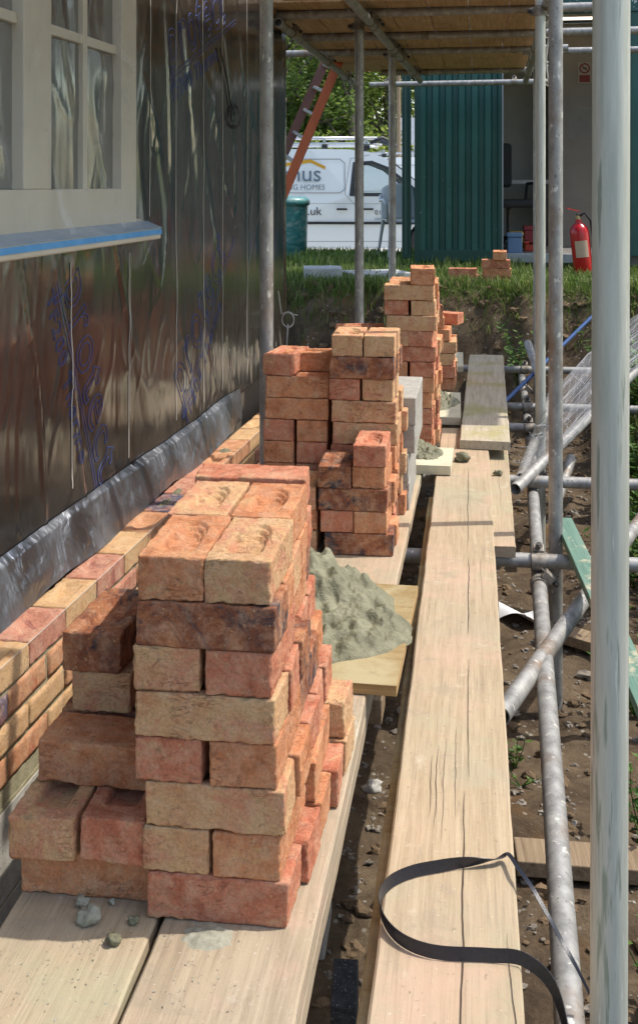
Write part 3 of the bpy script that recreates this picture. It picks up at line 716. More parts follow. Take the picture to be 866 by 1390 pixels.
# small tears in the membrane near the fold, and the taped-over round outlet
b = MB()
for (u, v, h_, w_) in [(160, 622, .07, .012), (180, 628, .04, .02), (206, 632, .075, .010), (199, 592, .05, .005), (210, 202, .03, .012)]:
    y, z = wzD(u, v); vs = [(crum(y, z) + .010, y + w_*(.5*math.cos(a) + .2*math.sin(3*a)), z + h_*.5*math.sin(a) + .01*math.cos(2*a)) for a in [2*PI*i/14 for i in range(14)]]
    b.add(vs, [tuple(range(14))])
b.build('tear', M_BLACK, hw)
y, z = wzD(316, 158)
b = MB()
for k, rr in enumerate((.075, .06, .068)):
    b.path([(crum(y, z) + .006 + .003*k, y + rr*math.cos(a)*(1+.1*k), z + rr*.75*math.sin(a)) for a in [R(10 + 300*i/24 + 25*k) for i in range(25)]], .0022, 6)
y3, z3 = wzD(296, 65)
b.path([(.01, y3 + (y-.05-y3)*t + .03*math.sin(t*3), z3 + (z-z3)*t) for t in [i/14 for i in range(15)]], .004, 6)
b.build('cable_loop', M_BLACK, hw)

# window
win = empty('window', (-1.376, 0, 0), WANG)
tag(win, 'cream sash window veiled in clear polythene with a blue taped sill', 'window')
M_CREAM = mat('cream_paint', [(0.3, (0.58,0.52,0.41)), (0.7, (0.66,0.59,0.48))], 5, 0.4, bs=0)
M_GLASS = flat('dark_glass', (0.010, 0.013, 0.016), 0.12, 0.0, 0.35)
def fb(y0, y1, z0, z1, x0, x1, name, m=None, bev=.004): return MB().box((x0, y0, z0), (x1, y1, z1)).build(name, m or M_CREAM, win, bevel=bev)
Y = {u: wy(u, .02) for u in (-40, 0, 27, 48, 65, 115, 121, 161, 181)}
ZB0, ZM, ZMT = 1.085, 1.535, 1.565
y0w = 1.75
fb(Y[161], Y[181], .96, 3.0, -.03, .035, 'frame_jamb')
fb(y0w, Y[161], .96, ZB0, -.03, .035, 'frame_bottom_rail')
fb(Y[27], Y[65], ZB0, 3.0, -.03, .035, 'centre_post')
fb(Y[115], Y[121], ZB0, 3.0, -.012, .018, 'glazing_bar', bev=.002)
fb(Y[65], Y[161], ZM, ZMT, -.012, .016, 'glazing_bar', bev=.002)
fb(y0w, Y[27], ZM, ZMT, -.012, .016, 'glazing_bar', bev=.002)
fb(y0w, Y[161], 2.01, 2.04, -.012, .0145, 'glazing_bar', bev=.002)
yy = (Y[27]+y0w)/2 - .1
fb(yy-.015, yy+.015, ZB0, 3.0, -.012, .018, 'glazing_bar', bev=.002)
for (a, c_) in ((Y[65], Y[115]), (Y[121], Y[161]), (y0w, Y[27])):
    MB().box((-.010, a, ZB0), (-.002, c_, 3.0)).build('pane', M_GLASS, win)
# sill with blue protective tape on its nose
SE = SILL_Y
sp = [(-.02, .905), (.085, .905), (.092, .908), (.092, .945), (.086, .950), (-.02, .985)]
MB().prism(sp, y0w-.3, SE, 'y').build('sill', M_CREAM, win, bevel=.003, fix=True)
M_BLUE = mat('blue_tape', [(0.3, (0.05,0.28,0.62)), (0.7, (0.14,0.42,0.78))], 12, 0.35, bs=.3, bd=.002)
MB().box((.0925, y0w-.3, .923), (.0950, SE+.001, .941)).build('blue_tape', M_BLUE, win)
MB().prism([(.040, .9695), (.0945, .9465), (.0955, .9445), (.040, .9672)], y0w-.3, SE+.002, 'y').build('sill_film', mat('dusty_sill_film', [(0.3, (0.16,0.24,0.33)), (0.6, (0.30,0.36,0.42)), (0.75, (0.45,0.47,0.47))], 7, 0.3, bs=.5, bd=.006, bscale=25), win, fix=True)
# polythene
def poly_mat():
    m, n, p = base_mat('polythene'); out = n.nodes['Material Output']
    v = coords(n, (1, 1, .6), False)
    p.inputs['Base Color'].default_value = (.72, .74, .74, 1); p.inputs['Roughness'].default_value = .22
    p.inputs['Specular IOR Level'].default_value = .8
    tr = n.nodes.new('ShaderNodeBsdfTransparent'); tr.inputs[0].default_value = (.97, .98, .98, 1)
    mx = n.nodes.new('ShaderNodeMixShader')
    f = ramp(n, nz(n, v, 3, 4, 0.6, 2.5), [(0.40, (.07,)*3), (0.58, (.11,)*3), (0.66, (.34,)*3), (.72, (.12,)*3)])  # denser bands in the mix stand in for highlights along the wrinkles
    n.links.new(f, mx.inputs[0]); n.links.new(tr.outputs[0], mx.inputs[1]); n.links.new(p.outputs[0], mx.inputs[2]); n.links.new(mx.outputs[0], out.inputs[0])
    h = math_(n, 'ADD', nz(n, v, 9, 6, 0.6, 2.0), math_(n, 'MULTIPLY', nz(n, v, 40, 4, 0.7, 1.0), .25)); bump(n, p, h, .55, .03)
    return m
M_POLY = poly_mat()
def sheet(s, t):
    y = y0w-.3 + s*(Y[181]+.03-y0w+.3); z = .955 + t*2.1
    k = math.exp(-(t*2.1/.06))
    x = .050 + .012*noise.noise(Vector((y*2.2, z*1.4, 3))) + .006*noise.noise(Vector((y*7 + z*4, z*5, 7))) + .040*k + .008*max(0, .1-abs(noise.noise(Vector((y*2.5 - z*2.1, z, 17)))))/.1
    x *= 1 - .75*sstep(.965, 1.0, s)
    return (x, y, z)
MB().grid(sheet, 220, 200).build('polythene_sheet', M_POLY, win)
def flap(s, t):
    y = 3.35 + s*.55 + .04*t*math.sin(s*5); z = .955 - t*(.02 + .14*s**1.5) 
    return (.098 - .085*t + .008*noise.noise(Vector((y*9, z*14, 2))), y, z)
MB().grid(flap, 60, 24).build('polythene_flap', M_POLY, win)
MB().grid(lambda s, t: (.02 + .05*(1-t) + .01*noise.noise(Vector((s*5, t*9, 0))), SILL_Y + .012 + .008*math.sin(s*6)*t, .93 - .12*t + .0*s), 16, 20).build('polythene_flap', M_POLY, win)

# ------------------------------------------------------------------ scaffold
def coupler(x, y, z, ax, parent, m=None, r=.0242):
    """two bands round a tube along `ax` with swing bolts, at (x,y,z) in world; sits under its tube"""
    m = m or M_STEEL
    ax = Vector(ax).normalized(); b = MB()
    c = Vector((x, y, z)); a = ax.orthogonal().normalized(); bb = ax.cross(a)
    b.tube(c - ax*.024, c + ax*.024, r + .0055, n=16)
    o = b.build('coupler', m, parent)
    side = a if abs(a.z) < abs(bb.z) else bb
    q = MB()
    Mx = Matrix((( *ax, 0), (*side, 0), (*ax.cross(side), 0), (0, 0, 0, 1))).transposed(); Mx = Matrix.Translation(c) @ Mx
    q.box((-.018, r+.003, -.020), (.018, r+.030, .020), 0, Mx)
    q.build('coupler_lug', m, parent, bevel=.003)
    q = MB(); p0 = c + side*(r+.018); up = ax.cross(side)
    q.tube(p0 - up*.035, p0 + up*.042, .0055, n=8); q.tube(p0 + up*.026, p0 + up*.038, .011, n=6, smooth=False)
    q.build('bolt', M_DARKSTEEL, parent)
    return o
TR = 0.02415
def tube(p0, p1, label, m=None, group='galvanised tubes of the scaffold', couplers=(), r=TR, name='scaffold_tube', cap=None, cat='scaffold tube'):
    p0, p1 = Vector(p0), Vector(p1)
    k = max(1, int((p1-p0).length / .5)); b = MB()
    b.tube(p0, p1, r, n=20, hollow=.86)
    o = b.build(name, m or M_TUBE)
    d = (p1 - p0).normalized()
    for c in couplers:
        pt = p0 + (p1-p0) * c; coupler(*pt, d, o, r=r)
    if cap:
        q = MB(); q.tube(p0 - d*.012, p0 + d*.06, r + .004, n=16); q.build('plastic_cap', cap, o)
    return tag(o, label, cat, group)
GZ = -0.78
def up(x, y, z1, label, m=None, zs=(), lean=(0, 0)):
    return tube((x, y, GZ), (x + lean[0], y + lean[1], z1), label, m, 'uprights of the scaffold', [ (z - GZ)/(z1 - GZ) for z in zs], name='scaffold_upright', cat='scaffold upright')
up(0.166, 1.515, 4.2, 'nearest big pale galvanised upright on the outer side', M_TUBE_PALE, lean=(.012, 0))
up(0.258, 3.92, 4.2, 'mottled upright, rust-tinged, second along the outer side', M_TUBE, zs=(1.99,))
up(0.290, 5.49, 2.03, 'pale bluish upright third along the outer side, wire tied at its top', M_TUBE_PALE, zs=(1.93,))
up(0.372, 7.45, 4.2, 'thin distant upright just peeping behind the third one', M_TUBE)
up(-0.754, 3.975, 4.2, 'upright standing between the foil wall and the second brick stack', M_TUBE)
up(-0.640, 6.06, 2.02, 'dull upright beyond the second stack, holding up the boarded deck', M_TUBE, zs=(1.955,))
up(-0.565, 7.41, 2.02, 'thinner looking far upright under the deck beside the white chair', M_TUBE, zs=(1.955,))
ZL = 1.96; ZTX = 2.02
tube((-1.055, 5.9, ZL), (-1.06, 9.5, ZL), 'overhead ledger running from the foil wall end past the ladder', group='overhead tubes under the deck', couplers=(.12, .55, .87))
tube((-.60, 4.9, ZL), (-.485, 9.4, ZL), 'overhead ledger under the middle of the deck', group='overhead tubes under the deck', couplers=(.235, .27, .48, .52, .62, .85))
tube((.318, 4.9, ZL), (.385, 9.6, ZL), 'overhead ledger along the outer edge of the deck', group='overhead tubes under the deck', couplers=(.12, .22, .32, .5, .62, .85))
M_YEL = flat('yellow_plastic', (.75, .50, .05), .5)
for (y, x0, x1, cap, lab) in [(6.05, -1.09, .62, None, 'cross tube at the near edge of the boarded deck'), (7.0, -1.10, 1.75, None, 'long cross tube second under the deck, reaching out past the pale upright'),
        (7.85, -1.41, .60, M_YEL, 'cross tube under the deck with a yellow cap on its end'), (9.3, -.80, .55, None, 'cross tube at the far edge of the deck'), (9.95, -.96, .62, None, 'lowest cross tube, just beyond the deck, before the container')]:
    z = ZTX - (.0 if y < 9.5 else .04)
    tube((x0, y, z), (x1, y + .01, z + .012), lab, group='cross tubes under the deck', couplers=((.27, .82) if y < 9.5 else (.1, .8)), cap=cap)
x = -1.12
for i in range(7):
    y0, y1 = 5.78 + .03*math.sin(i*3), 9.48 + .05*math.sin(i*5)
    board('deck_board', x, x + .208, y0, y1, ZTX + TR + .001 + .038, .038, M_DECK, ['deck board overhead nearest the house wall', 'second deck board overhead out from the house wall', 'third deck board overhead, above the ladder top side', 'middle deck board overhead',
          'deck board overhead next outward from the middle one', 'last but one deck board overhead toward the pale uprights', 'outermost deck board overhead along the pale uprights'][i], 'boards of the deck overhead', seed=20+i, cat='deck board')
    x += .2135
x = -1.0
for i in range(4):
    board('deck_board', x, x + .225, .3 + .02*i, 5.73, ZTX + TR + .039, .038, M_DECK, ['closer bay deck board overhead against the house wall', 'closer bay deck board overhead, second out from the wall', 'closer bay deck board overhead, third out from the wall', 'closer bay deck board overhead, outermost above the walkway'][i], 'boards of the closer deck overhead', seed=40+i, cat='deck board')
    x += .2325
for (y, lab) in [(.9, 'cross tube under the closer deck, above the near boards'), (2.9, 'cross tube under the closer deck, above the mortar board'), (4.9, 'cross tube under the closer deck, above the third stack')]:
    tube((-1.06, y, ZTX), (.45, y, ZTX), lab, group='cross tubes under the deck')
for i in range(2):  # outer bay added out of view to shade the far walkway boards
    board('deck_board', 1.17 + i*.232, 1.395 + i*.232, 5.55 + .3*i, 8.05, ZTX + TR + .039, .038, M_DECK, ['added unseen bay deck board shading the far walkway, inner one', 'added unseen bay deck board shading the far walkway, outer one'][i], 'boards of the added outer bay that casts shade', seed=50+i, cat='deck board')
tube((.30, 7.95, ZTX), (1.75, 7.95, ZTX), 'cross tube carrying the far end of the added unseen outer bay', group='cross tubes under the deck')
# lower ledger and transoms
tube((.118, 1.05, -.205), (.226, 4.88, -.205), 'low tube running lengthwise just outside the walkway', M_TUBE, 'low tubes beside the walkway', couplers=(.70,))
tube((.236, 5.02, -.205), (.262, 6.1, -.205), 'short low tube continuing the lengthwise one', M_TUBE, 'low tubes beside the walkway', couplers=(.1, .9))
tube((.262, 6.25, -.205), (.29, 8.0, -.20), 'farthest low lengthwise tube', M_TUBE, 'low tubes beside the walkway', couplers=(.1, .5))
for (y, x0, x1, lab) in [(3.80, -1.0, .92, 'low cross tube under the sawn board end'), (4.82, -.8, 1.2, 'low cross tube beside the lower netting tip'), (5.86, -.8, .32, 'low cross tube third along'), (6.42, -.8, 1.1, 'low cross tube fourth along, behind the netting'), (7.72, -.8, 1.2, 'farthest low cross tube near the earth bank')]:
    o = tube((x0, y, -.1515), (x1, y + .02, -.1525), lab, M_TUBE, 'low cross tubes under the boards')
    coupler(.118 + (y-1.05)*.0282 - .0, y, -.1515, (1, .01, 0), o)
# raking braces
p0, p1 = atD(699, 664, 4.60), atD(866, 500, 5.9)
tube(p0, p0 + (p1-p0)*1.35, 'raking tube carrying the lower edge of the white netting', M_TUBE, 'raking tubes of the scaffold')
tube(atD(706, 650, 4.75), atD(752, 528, 6.6), 'steep raking tube with a sunlit patch, inside the netting', M_TUBE, 'raking tubes of the scaffold')
tube(atD(716, 466, 6.9), atD(735, 522, 6.3), 'short stub of tube leaning on the third upright', M_TUBE, 'raking tubes of the scaffold')
tube(atD(679, 972, 2.75), atD(905, 655, 4.9), 'raking tube running low behind the big pale upright', M_TUBE, 'raking tubes of the scaffold')
tube(atD(757, 675, 5.2), atD(775, 622, 5.5), 'small bent tube end beneath the netting', M_TUBE, 'raking tubes of the scaffold')
# mint batten and blue pipe
p0, p1 = Vector((.296, 4.10, -.098)), Vector((.392, 2.45, -.105))
d = (p1-p0); L_ = d.length
o = MB().box((-.030, 0, -.028), (.030, L_, 0)).build('painted_batten', M_MINT, bevel=.002); o.location = (p0.x, p0.y, -.088); o.rotation_euler = (R(.5), 0, math.atan2(-d.x, d.y))
tag(o, 'mint green painted batten lying across the low tubes', 'batten')
tube(atD(683, 547, 6.0), atD(815, 418, 7.9), 'bright blue plastic pipe slanting behind the uprights', flat('blue_pipe', (.025, .07, .20), .5), 'pipes', r=.0115, name='plastic_pipe', cat='pipe')
# wire tied at the foil wall end
b = MB(); p = atD(388, 400, 6.3); pts = []
for i in range(60):
    t = i/59; a = t*4.6*PI
    pts.append(atD(378 + 14*t if t < .3 else 391 + 8*math.cos(a), 395 + 110*t if t < .3 else 432 + 10*math.sin(a) + 3*t, 6.25 + .01*math.sin(a*.5)))
b.path(pts, .0028, 6); b.path([atD(391, 440, 6.25), atD(389, 470, 6.26), atD(386, 530, 6.28)], .0028, 6); b.path([atD(392, 425, 6.25), atD(404, 428, 6.24)], .0028, 6)
tag(b.build('tie_wire', flat('pale_wire', (.55, .53, .48), .5, .3)), 'loose coil of pale wire hanging at the end of the foil wall', 'wire')
b = MB()
for k in range(5):
    zc = 1.99 - k*.10
    b.path([(.318 + .045*math.cos(a) + .006*k, 5.55 + .045*math.sin(a), zc + .02*math.sin(a*1.5 + k)) for a in [2*PI*i/16 for i in range(17)]], .004, 6)
b.path([(.33 + .012*math.sin(t*9), 5.5, 2.02 - t*.62) for t in [i/20 for i in range(21)]], .0045, 6)
tag(b.build('knotted_rope', mat('grubby_rope', [(.3, (.35,.33,.28)), (.7, (.6,.57,.5))], 60, .9)), 'grubby knotted rope around the top of the third outer upright', 'rope')

# netting: a bundle of debris net hung between the raking tubes
b = MB(); rn = random.Random(5)
TL, TRt = atD(751, 520, 5.6), atD(910, 372, 6.6)      # upper edge
BL, BRt = atD(703, 652, 4.66), atD(910, 452, 6.1)     # lower edge
def net(s, t):
    top = TL.lerp(TRt, s); bot = BL.lerp(BRt, s); p = bot.lerp(top, t)
    p = p + Vector((0.03*math.sin(s*7+t*2), 0.05*math.sin(t*3.2)*math.sin(s*4+1), -.05*math.sin(PI*s)*t + .012*noise.noise(Vector((s*9, t*9, 0))))); return p
for k in range(44):
    t = k/43 + rn.uniform(-.004, .004); t = min(1, max(0, t)); s0 = rn.uniform(0, .03)
    b.path([net(s0 + (1-s0)*i/18, t) for i in range(19)], .0007 + .0007*rn.random(), 4)
for k in range(16):
    s = k/15; b.path([net(s, i/10) for i in range(11)], .0005, 4)
for k in range(26):
    s = rn.uniform(0, .06); p = net(s, rn.random()); b.path([p, p + Vector((-.03, -.03, rn.uniform(-.03, .02))), p + Vector((-.06, -.05, rn.uniform(-.05, .02)))], .001, 4)
b.path([net(.12 + .55*i/20, .98 - 1.0*abs(math.sin(i/20*1.7))*.8) for i in range(21)], .0025, 5)
b.path([net(.42 + .04*math.sin(i), .05 + .9*i/20) for i in range(21)], .0032, 5)
m, n, p_ = base_mat('net_twine'); p_.inputs['Base Color'].default_value = (.36, .36, .37, 1); p_.inputs['Roughness'].default_value = .6
tag(b.build('debris_netting', m), 'fan of fine white debris netting slung between the raking tubes', 'netting')

# ------------------------------------------------------------------ ground
def hgt(x, y):
    nb = noise.noise(Vector((x*.9, y*.9, 3))); n2 = noise.noise(Vector((x*3.1, y*3.1, 8))); n3 = noise.noise(Vector((x*11, y*11, 1)))
    h = -.67 + .05*nb + .035*n2 + .016*n3 + .010*noise.noise(Vector((x*27, y*27, 2)))
    edge = 7.85 + .16*noise.noise(Vector((x*1.7, 0, 4))) + .05*noise.noise(Vector((x*7, 0, 4)))
    k = sstep(edge, edge + .55, y)
    # outer bank to the right of the trench
    xr = .62 + .10*noise.noise(Vector((0, y*1.2, 7)))
    k2 = sstep(xr, xr + .75, x) * .78
    k2 = max(k2, sstep(1.6, 3.0, x))
    kk = max(k, k2)
    if x < -1.3 and y < 7.2: kk = kk * sstep(-1.3, -6, -x) if False else kk
    top = .335 - .50*sstep(11.6, 17.5, y) if y < 400 else -.165
    rough = (.06*n2 + .035*n3) * math.sin(PI*min(1, max(0, kk)))
    return h*(1-kk) + (top + .018*n2*(1 if y < 12 else .3) + .012*n3*(1 if y < 12 else 0))*kk + rough
def axis_pts(a, b, step, far_lo, far_hi):
    p = [a + i*step for i in range(int((b-a)/step)+1)]
    lo, s = [], step
    x = a
    while x > far_lo: s *= 1.22; x -= s; lo.append(x)
    hi, s, x = [], step, p[-1]
    while x < far_hi: s *= 1.22; x += s; hi.append(x)
    return lo[::-1] + p + hi
xs = axis_pts(-1.9, 2.2, .035, -900, 900); ys = axis_pts(1.1, 9.6, .035, -60, 1500)
b = MB(); nxs = len(xs)
b.v = [(x, y, hgt(x, y)) for y in ys for x in xs]
b.f = [(j*nxs+i, j*nxs+i+1, (j+1)*nxs+i+1, (j+1)*nxs+i) for j in range(len(ys)-1) for i in range(nxs-1)]
b.m = [0]*len(b.f); b.sm = [True]*len(b.f)
def soil():
    m, n, p = base_mat('soil_and_turf')
    g = n.nodes.new('ShaderNodeNewGeometry'); v = g.outputs['Position']
    c = ramp(n, nz(n, v, 4, 8, 0.75, .6), [(0.32, (0.05,0.036,0.024)), (0.46, (0.12,0.085,0.055)), (0.56, (0.17,0.125,0.08)), (0.7, (0.25,0.185,0.12))])
    c = mixc(n, ramp(n, nz(n, v, 2.2, 4, .6), [(0.58, (0,0,0)), (0.68, (.7,)*3)]), c, (0.22, 0.115, 0.045))
    vo = n.nodes.new('ShaderNodeTexVoronoi'); vo.inputs['Scale'].default_value = 38; n.links.new(v, vo.inputs['Vector'])
    gate = ramp(n, nz(n, v, 14, 3, .5), [(0.56, (0,0,0)), (0.62, (1,1,1))])
    c = mixc(n, math_(n, 'MULTIPLY', gate, ramp(n, vo.outputs['Distance'], [(0.2, (1,1,1)), (0.3, (0,0,0))])), c, (.40, .36, .30))
    sep = n.nodes.new('ShaderNodeSeparateXYZ'); n.links.new(v, sep.inputs[0])
    zz = math_(n, 'ADD', sep.outputs[2], math_(n, 'MULTIPLY', nz(n, v, 5, 4, .6), .16))
    grass = ramp(n, nz(n, v, 9, 6, .7), [(0.3, (0.030,0.055,0.012)), (0.7, (0.085,0.13,0.03))])
    fac = ramp(n, zz, [(0.33, (0,0,0)), (0.41, (.85,)*3)])
    farf = ramp(n, math_(n, 'MULTIPLY', sep.outputs[1], .05), [(0.58, (0,0,0)), (0.62, (.85,)*3)])
    fac = math_(n, 'MAXIMUM', fac, farf)
    c = mixc(n, fac, c, grass)
    n.links.new(c, p.inputs['Base Color']); p.inputs['Roughness'].default_value = 1.0; p.inputs['Specular IOR Level'].default_value = .1
    bump(n, p, math_(n, 'ADD', nz(n, v, 30, 8, .8), math_(n, 'MULTIPLY', nz(n, v, 130, 4, .8), .4)), .9, .02)
    return m
tag(b.build('ground', soil()), kind='structure')
M_ROAD = mat('pale_gravel_drive', [(0.3, (0.42,0.40,0.36)), (0.7, (0.56,0.54,0.49))], 3, 0.95, bs=.6, bd=.01, bscale=60)
tag(MB().grid(lambda s, t: (-40 + 80*s, 17.6 + 9*t, hgt(-40+80*s, 17.6+9*t) + .03), 120, 12).build('drive', M_ROAD), kind='structure')

# rubble in the trench
M_STONE = mat('stone', [(0.3, (0.10,0.085,0.065)), (0.5, (0.20,0.17,0.135)), (0.7, (0.36,0.33,0.28))], 9, 0.95, bs=.5, bd=.003, bscale=90, rand=False)
rg = random.Random(9)
ico = bmesh.new(); bmesh.ops.create_icosphere(ico, subdivisions=2, radius=1); ico.verts.ensure_lookup_table(); ICV = [v.co.copy() for v in ico.verts]; ICF = [tuple(v.index for v in f.verts) for f in ico.faces]; ico.free()
b = MB()
for i in range(5200):
    y = 1.15 + 7*rg.random()**1.5; x = rg.uniform(-1.05, 1.15)
    r = rg.choice([.002, .003, .003, .004, .006, .010]) * rg.uniform(.7, 1.3)
    if rg.random() < .012: r = rg.uniform(.018, .03)
    o_ = Vector((rg.random()*50, i*.37, 0)); z = hgt(x, y)
    b.add([Vector((x, y, z + r*.25)) + Vector((c.x*r*1.2, c.y*r, c.z*r*.7)) * (1 + 1.1*noise.noise(c*1.1 + o_) + .4*noise.noise(c*3 + o_)) for c in ICV], ICF)
tag(b.build('rubble', M_STONE), 'small stones and rubble scattered over the trench soil', 'rubble', kind='stuff')
M_CLOD = mat('clay_clod', [(0.3, (0.08,0.055,0.032)), (0.7, (0.22,0.145,0.08))], 12, 1.0, bs=.9, bd=.01, bscale=60, rand=False)
b = MB()
for i in range(1500):
    x, y = (rg.uniform(-1.0, 1.1), 1.2 + 7*rg.random()**1.4) if i < 1200 else (rg.uniform(-2.2, 1.6), rg.uniform(7.75, 8.5))
    r = rg.uniform(.004, .024) * (1.5 if i >= 1200 else 1); o_ = Vector((i*.7, 3, 0)); z = hgt(x, y)
    b.add([Vector((x, y, z + r*.2)) + Vector((c.x*r*1.2, c.y*r, c.z*r*.7)) * (1 + .8*noise.noise(c*1.1 + o_)) for c in ICV], ICF)
tag(b.build('clods', M_CLOD), 'crumbly clay clods on the trench floor and earth bank', 'earth clods', kind='stuff')
M_PSTONE = mat('pale_stone', [(0.3, (0.38,0.36,0.32)), (0.7, (0.55,0.53,0.48))], 14, 0.9, bs=.4, bd=.004)
for i, (u, v, r, lab) in enumerate([(507, 1010, .028, 'pale flint lying in the gap between the near boards'), (790, 1115, .03, 'pale angular stone beyond the low lengthwise tube'), (768, 1110, .018, 'small pinkish stone against the low lengthwise tube'),
        (716, 1118, .02, 'ochre stone between walkway and low tube'), (410, 432, .05, 'round pale stone stuck in the earth bank left of the upright')]):
    D = (EYE + .55)*F/(v-VH) if v > 600 else 8.15
    p = atD(u, v, D); z = hgt(p.x, p.y)
    crumb(p.x, p.y, z - r*.2, r, lab, M_PSTONE, seed=i+30, cat='stone')['group'] = 'loose stones'
# dark foam offcut, timber offcuts, paper scrap
p = atz(468, 1292, -.36)
o = MB().box((-.024, -.07, -.20), (.024, .04, -.05)).build('foam_offcut', mat('charcoal_foam', [(.4, (.03,.032,.036)), (.6, (.06,.062,.068))], 90, .8, bs=.5, bd=.002, bscale=300, spots=[(200, .62, .66, (.3,.3,.3))]), bevel=.003, loc=(p.x, p.y, -.36))
o.rotation_euler = (R(8), 0, R(4)); tag(o, 'charcoal foam offcut standing in the gap between near boards', 'offcut')
for (x, y, L_, w_, rz, lab) in [(.40, 2.95, .62, .10, 4, 'brown timber offcut lying on the soil behind the big pale upright'), (.55, 4.3, .7, .09, -30, 'dark timber offcut on the soil under the low cross tube')]:
    o = MB().box((-L_/2, -w_/2, -.02), (L_/2, w_/2, .02)).build('timber_offcut', M_TIMBER, bevel=.003, loc=(x, y, hgt(x, y) + .03)); o.rotation_euler = (R(3), R(2), R(rz)); tag(o, lab, 'timber', 'timber offcuts on the ground')
p = atz(705, 782, -.50)
b = MB().grid(lambda s, t: (p.x + (s-.35)*.24, p.y + (t-.5)*.16 - s*.05, hgt(p.x, p.y) + .035 + .03*math.sin(s*5 + t*3)), 14, 10)
tag(b.build('paper_scrap', flat('white_paper', (.72,.72,.72), .7)), 'crumpled white paper scrap on the soil past the sawn board end', 'paper')

# ------------------------------------------------------------------ grass and weeds
def blades(name, gen, n_, m, label, hmin, hmax, seed, lean=.5, wid=.004, cat='grass'):
    g = random.Random(seed); b = MB()
    for i in range(n_):
        q = gen(g)
        if q is None: continue
        x, y, z = q; h = g.uniform(hmin, hmax); a = g.uniform(0, 2*PI); l = g.uniform(.1, lean)*h
        dx, dy = math.cos(a)*l, math.sin(a)*l; wx_, wy_ = -math.sin(a)*wid, math.cos(a)*wid
        k = g.uniform(.6, 1.3); wx_ *= k; wy_ *= k; fall = g.uniform(0, .6)*lean*h
        b.add([(x-wx_, y-wy_, z-.01), (x+wx_, y+wy_, z-.01), (x+dx*.45+wx_*.8, y+dy*.45+wy_*.8, z+h*.6), (x+dx*.45-wx_*.8, y+dy*.45-wy_*.8, z+h*.6), (x+dx, y+dy, z+h-fall)], [(0,1,2,3), (3,2,4)])
    return tag(b.build(name, m), label, cat, kind='stuff')
def leaf_mat(name, cols, sc_=3, trans=.35):
    m, n, p = base_mat(name); g = n.nodes.new('ShaderNodeNewGeometry'); out = n.nodes['Material Output']
    rp = ramp(n, g.outputs['Random Per Island'], cols)
    c = mixc(n, 1.0, rp, ramp(n, nz(n, g.outputs['Position'], sc_, 3, .6), [(.35, (.75,)*3), (.65, (1.15,)*3)]), 'MULTIPLY')
    n.links.new(c, p.inputs['Base Color']); p.inputs['Roughness'].default_value = .55; p.inputs['Specular IOR Level'].default_value = .3
    t = n.nodes.new('ShaderNodeBsdfTranslucent'); n.links.new(c, t.inputs[0]); mx = n.nodes.new('ShaderNodeMixShader'); mx.inputs[0].default_value = trans
    n.links.new(p.outputs[0], mx.inputs[1]); n.links.new(t.outputs[0], mx.inputs[2]); n.links.new(mx.outputs[0], out.inputs[0]); return m
M_GRASS = leaf_mat('grass_blades', [(0, (.07,.12,.02)), (.5, (.14,.22,.04)), (.8, (.22,.29,.07)), (1, (.36,.34,.15))])
def g_edge(g):
    x = g.uniform(-2.2, 2.2); y = 8.28 + abs(g.gauss(0, .9))
    if y > 10.45 and x > -.62: return None
    if -.62 < x < -.02 and 8.7 < y < 9.4: return None
    if noise.noise(Vector((x*2.3, y*2.3, 5))) < -.15 and g.random() < .7: return None
    return x, y, hgt(x, y)
blades('grass', g_edge, 26000, M_GRASS, 'rough tufty grass along the top of the earth bank', .03, .095, 1)
blades('long_grass', lambda g: (lambda x: (lambda yq: (x, yq, hgt(x, yq)))(8.18 + .3*g.random()))(g.uniform(-2, 1.6)), 1500, M_GRASS, 'longer grass overhanging the lip of the earth bank', .06, .16, 2, lean=1.5, wid=.003)
blades('far_grass', lambda g: (lambda x, y: (x, y, hgt(x, y)) if noise.noise(Vector((x*1.7, y*1.1, 2))) > -.2 or g.random() < .2 else None)(g.uniform(-4.5, .6), g.uniform(10.3, 17.4)), 30000, M_GRASS, 'shorter grass strip between the bank and the white van', .02, .13, 3, wid=.006)
M_WEED = leaf_mat('weed_leaves', [(0, (.05,.12,.02)), (.6, (.09,.19,.035)), (1, (.18,.28,.06))])
def leaf(b, p, d, L_, W_, mi=0, fold=.25):
    d = d.normalized(); s = d.cross(Vector((0,0,1)));
    if s.length < .05: s = d.cross(Vector((1,0,0)))
    s.normalize(); n_ = s.cross(d)
    b.add([p, p + d*L_*.4 + s*W_ - n_*0, p + d*L_, p + d*L_*.4 - s*W_, p + d*L_*.45 + n_*W_*fold*-1], [(0,1,4), (1,2,4), (2,3,4), (3,0,4)], mi)
def plant(name, x, y, h, nl, ls, label, seed, spread=.5, cat='weed', group='weeds growing round the trench', stems=4, z=None):
    g = random.Random(seed); z = hgt(x, y) if z is None else z; st = MB(); lf = MB()
    for k in range(stems):
        a = g.uniform(0, 2*PI); tip = Vector((math.cos(a)*spread*h*g.random(), math.sin(a)*spread*h*g.random(), h*g.uniform(.6, 1)))
        pts = [tip*t + Vector((.02*math.sin(t*4+k), .02*math.cos(t*3), 0))*h*3*t for t in [i/6 for i in range(7)]]
        st.path(pts, .0022, 5, rs=[.0025*(1-.7*i/6) for i in range(7)])
        for j in range(nl//stems):
            t = g.uniform(.12, 1); i0 = min(5, int(t*6)); q = pts[i0].lerp(pts[i0+1], t*6-i0) if t < 1 else pts[6]
            a = g.uniform(0, 2*PI); leaf(lf, q, Vector((math.cos(a), math.sin(a), g.uniform(-.2, .7))), ls*g.uniform(.6, 1.3), ls*.32)
    r_ = empty(name, (x, y, z)); st.build('stem', M_WEED, r_); lf.build('leaves', M_WEED, r_)
    return tag(r_, label, cat, group)
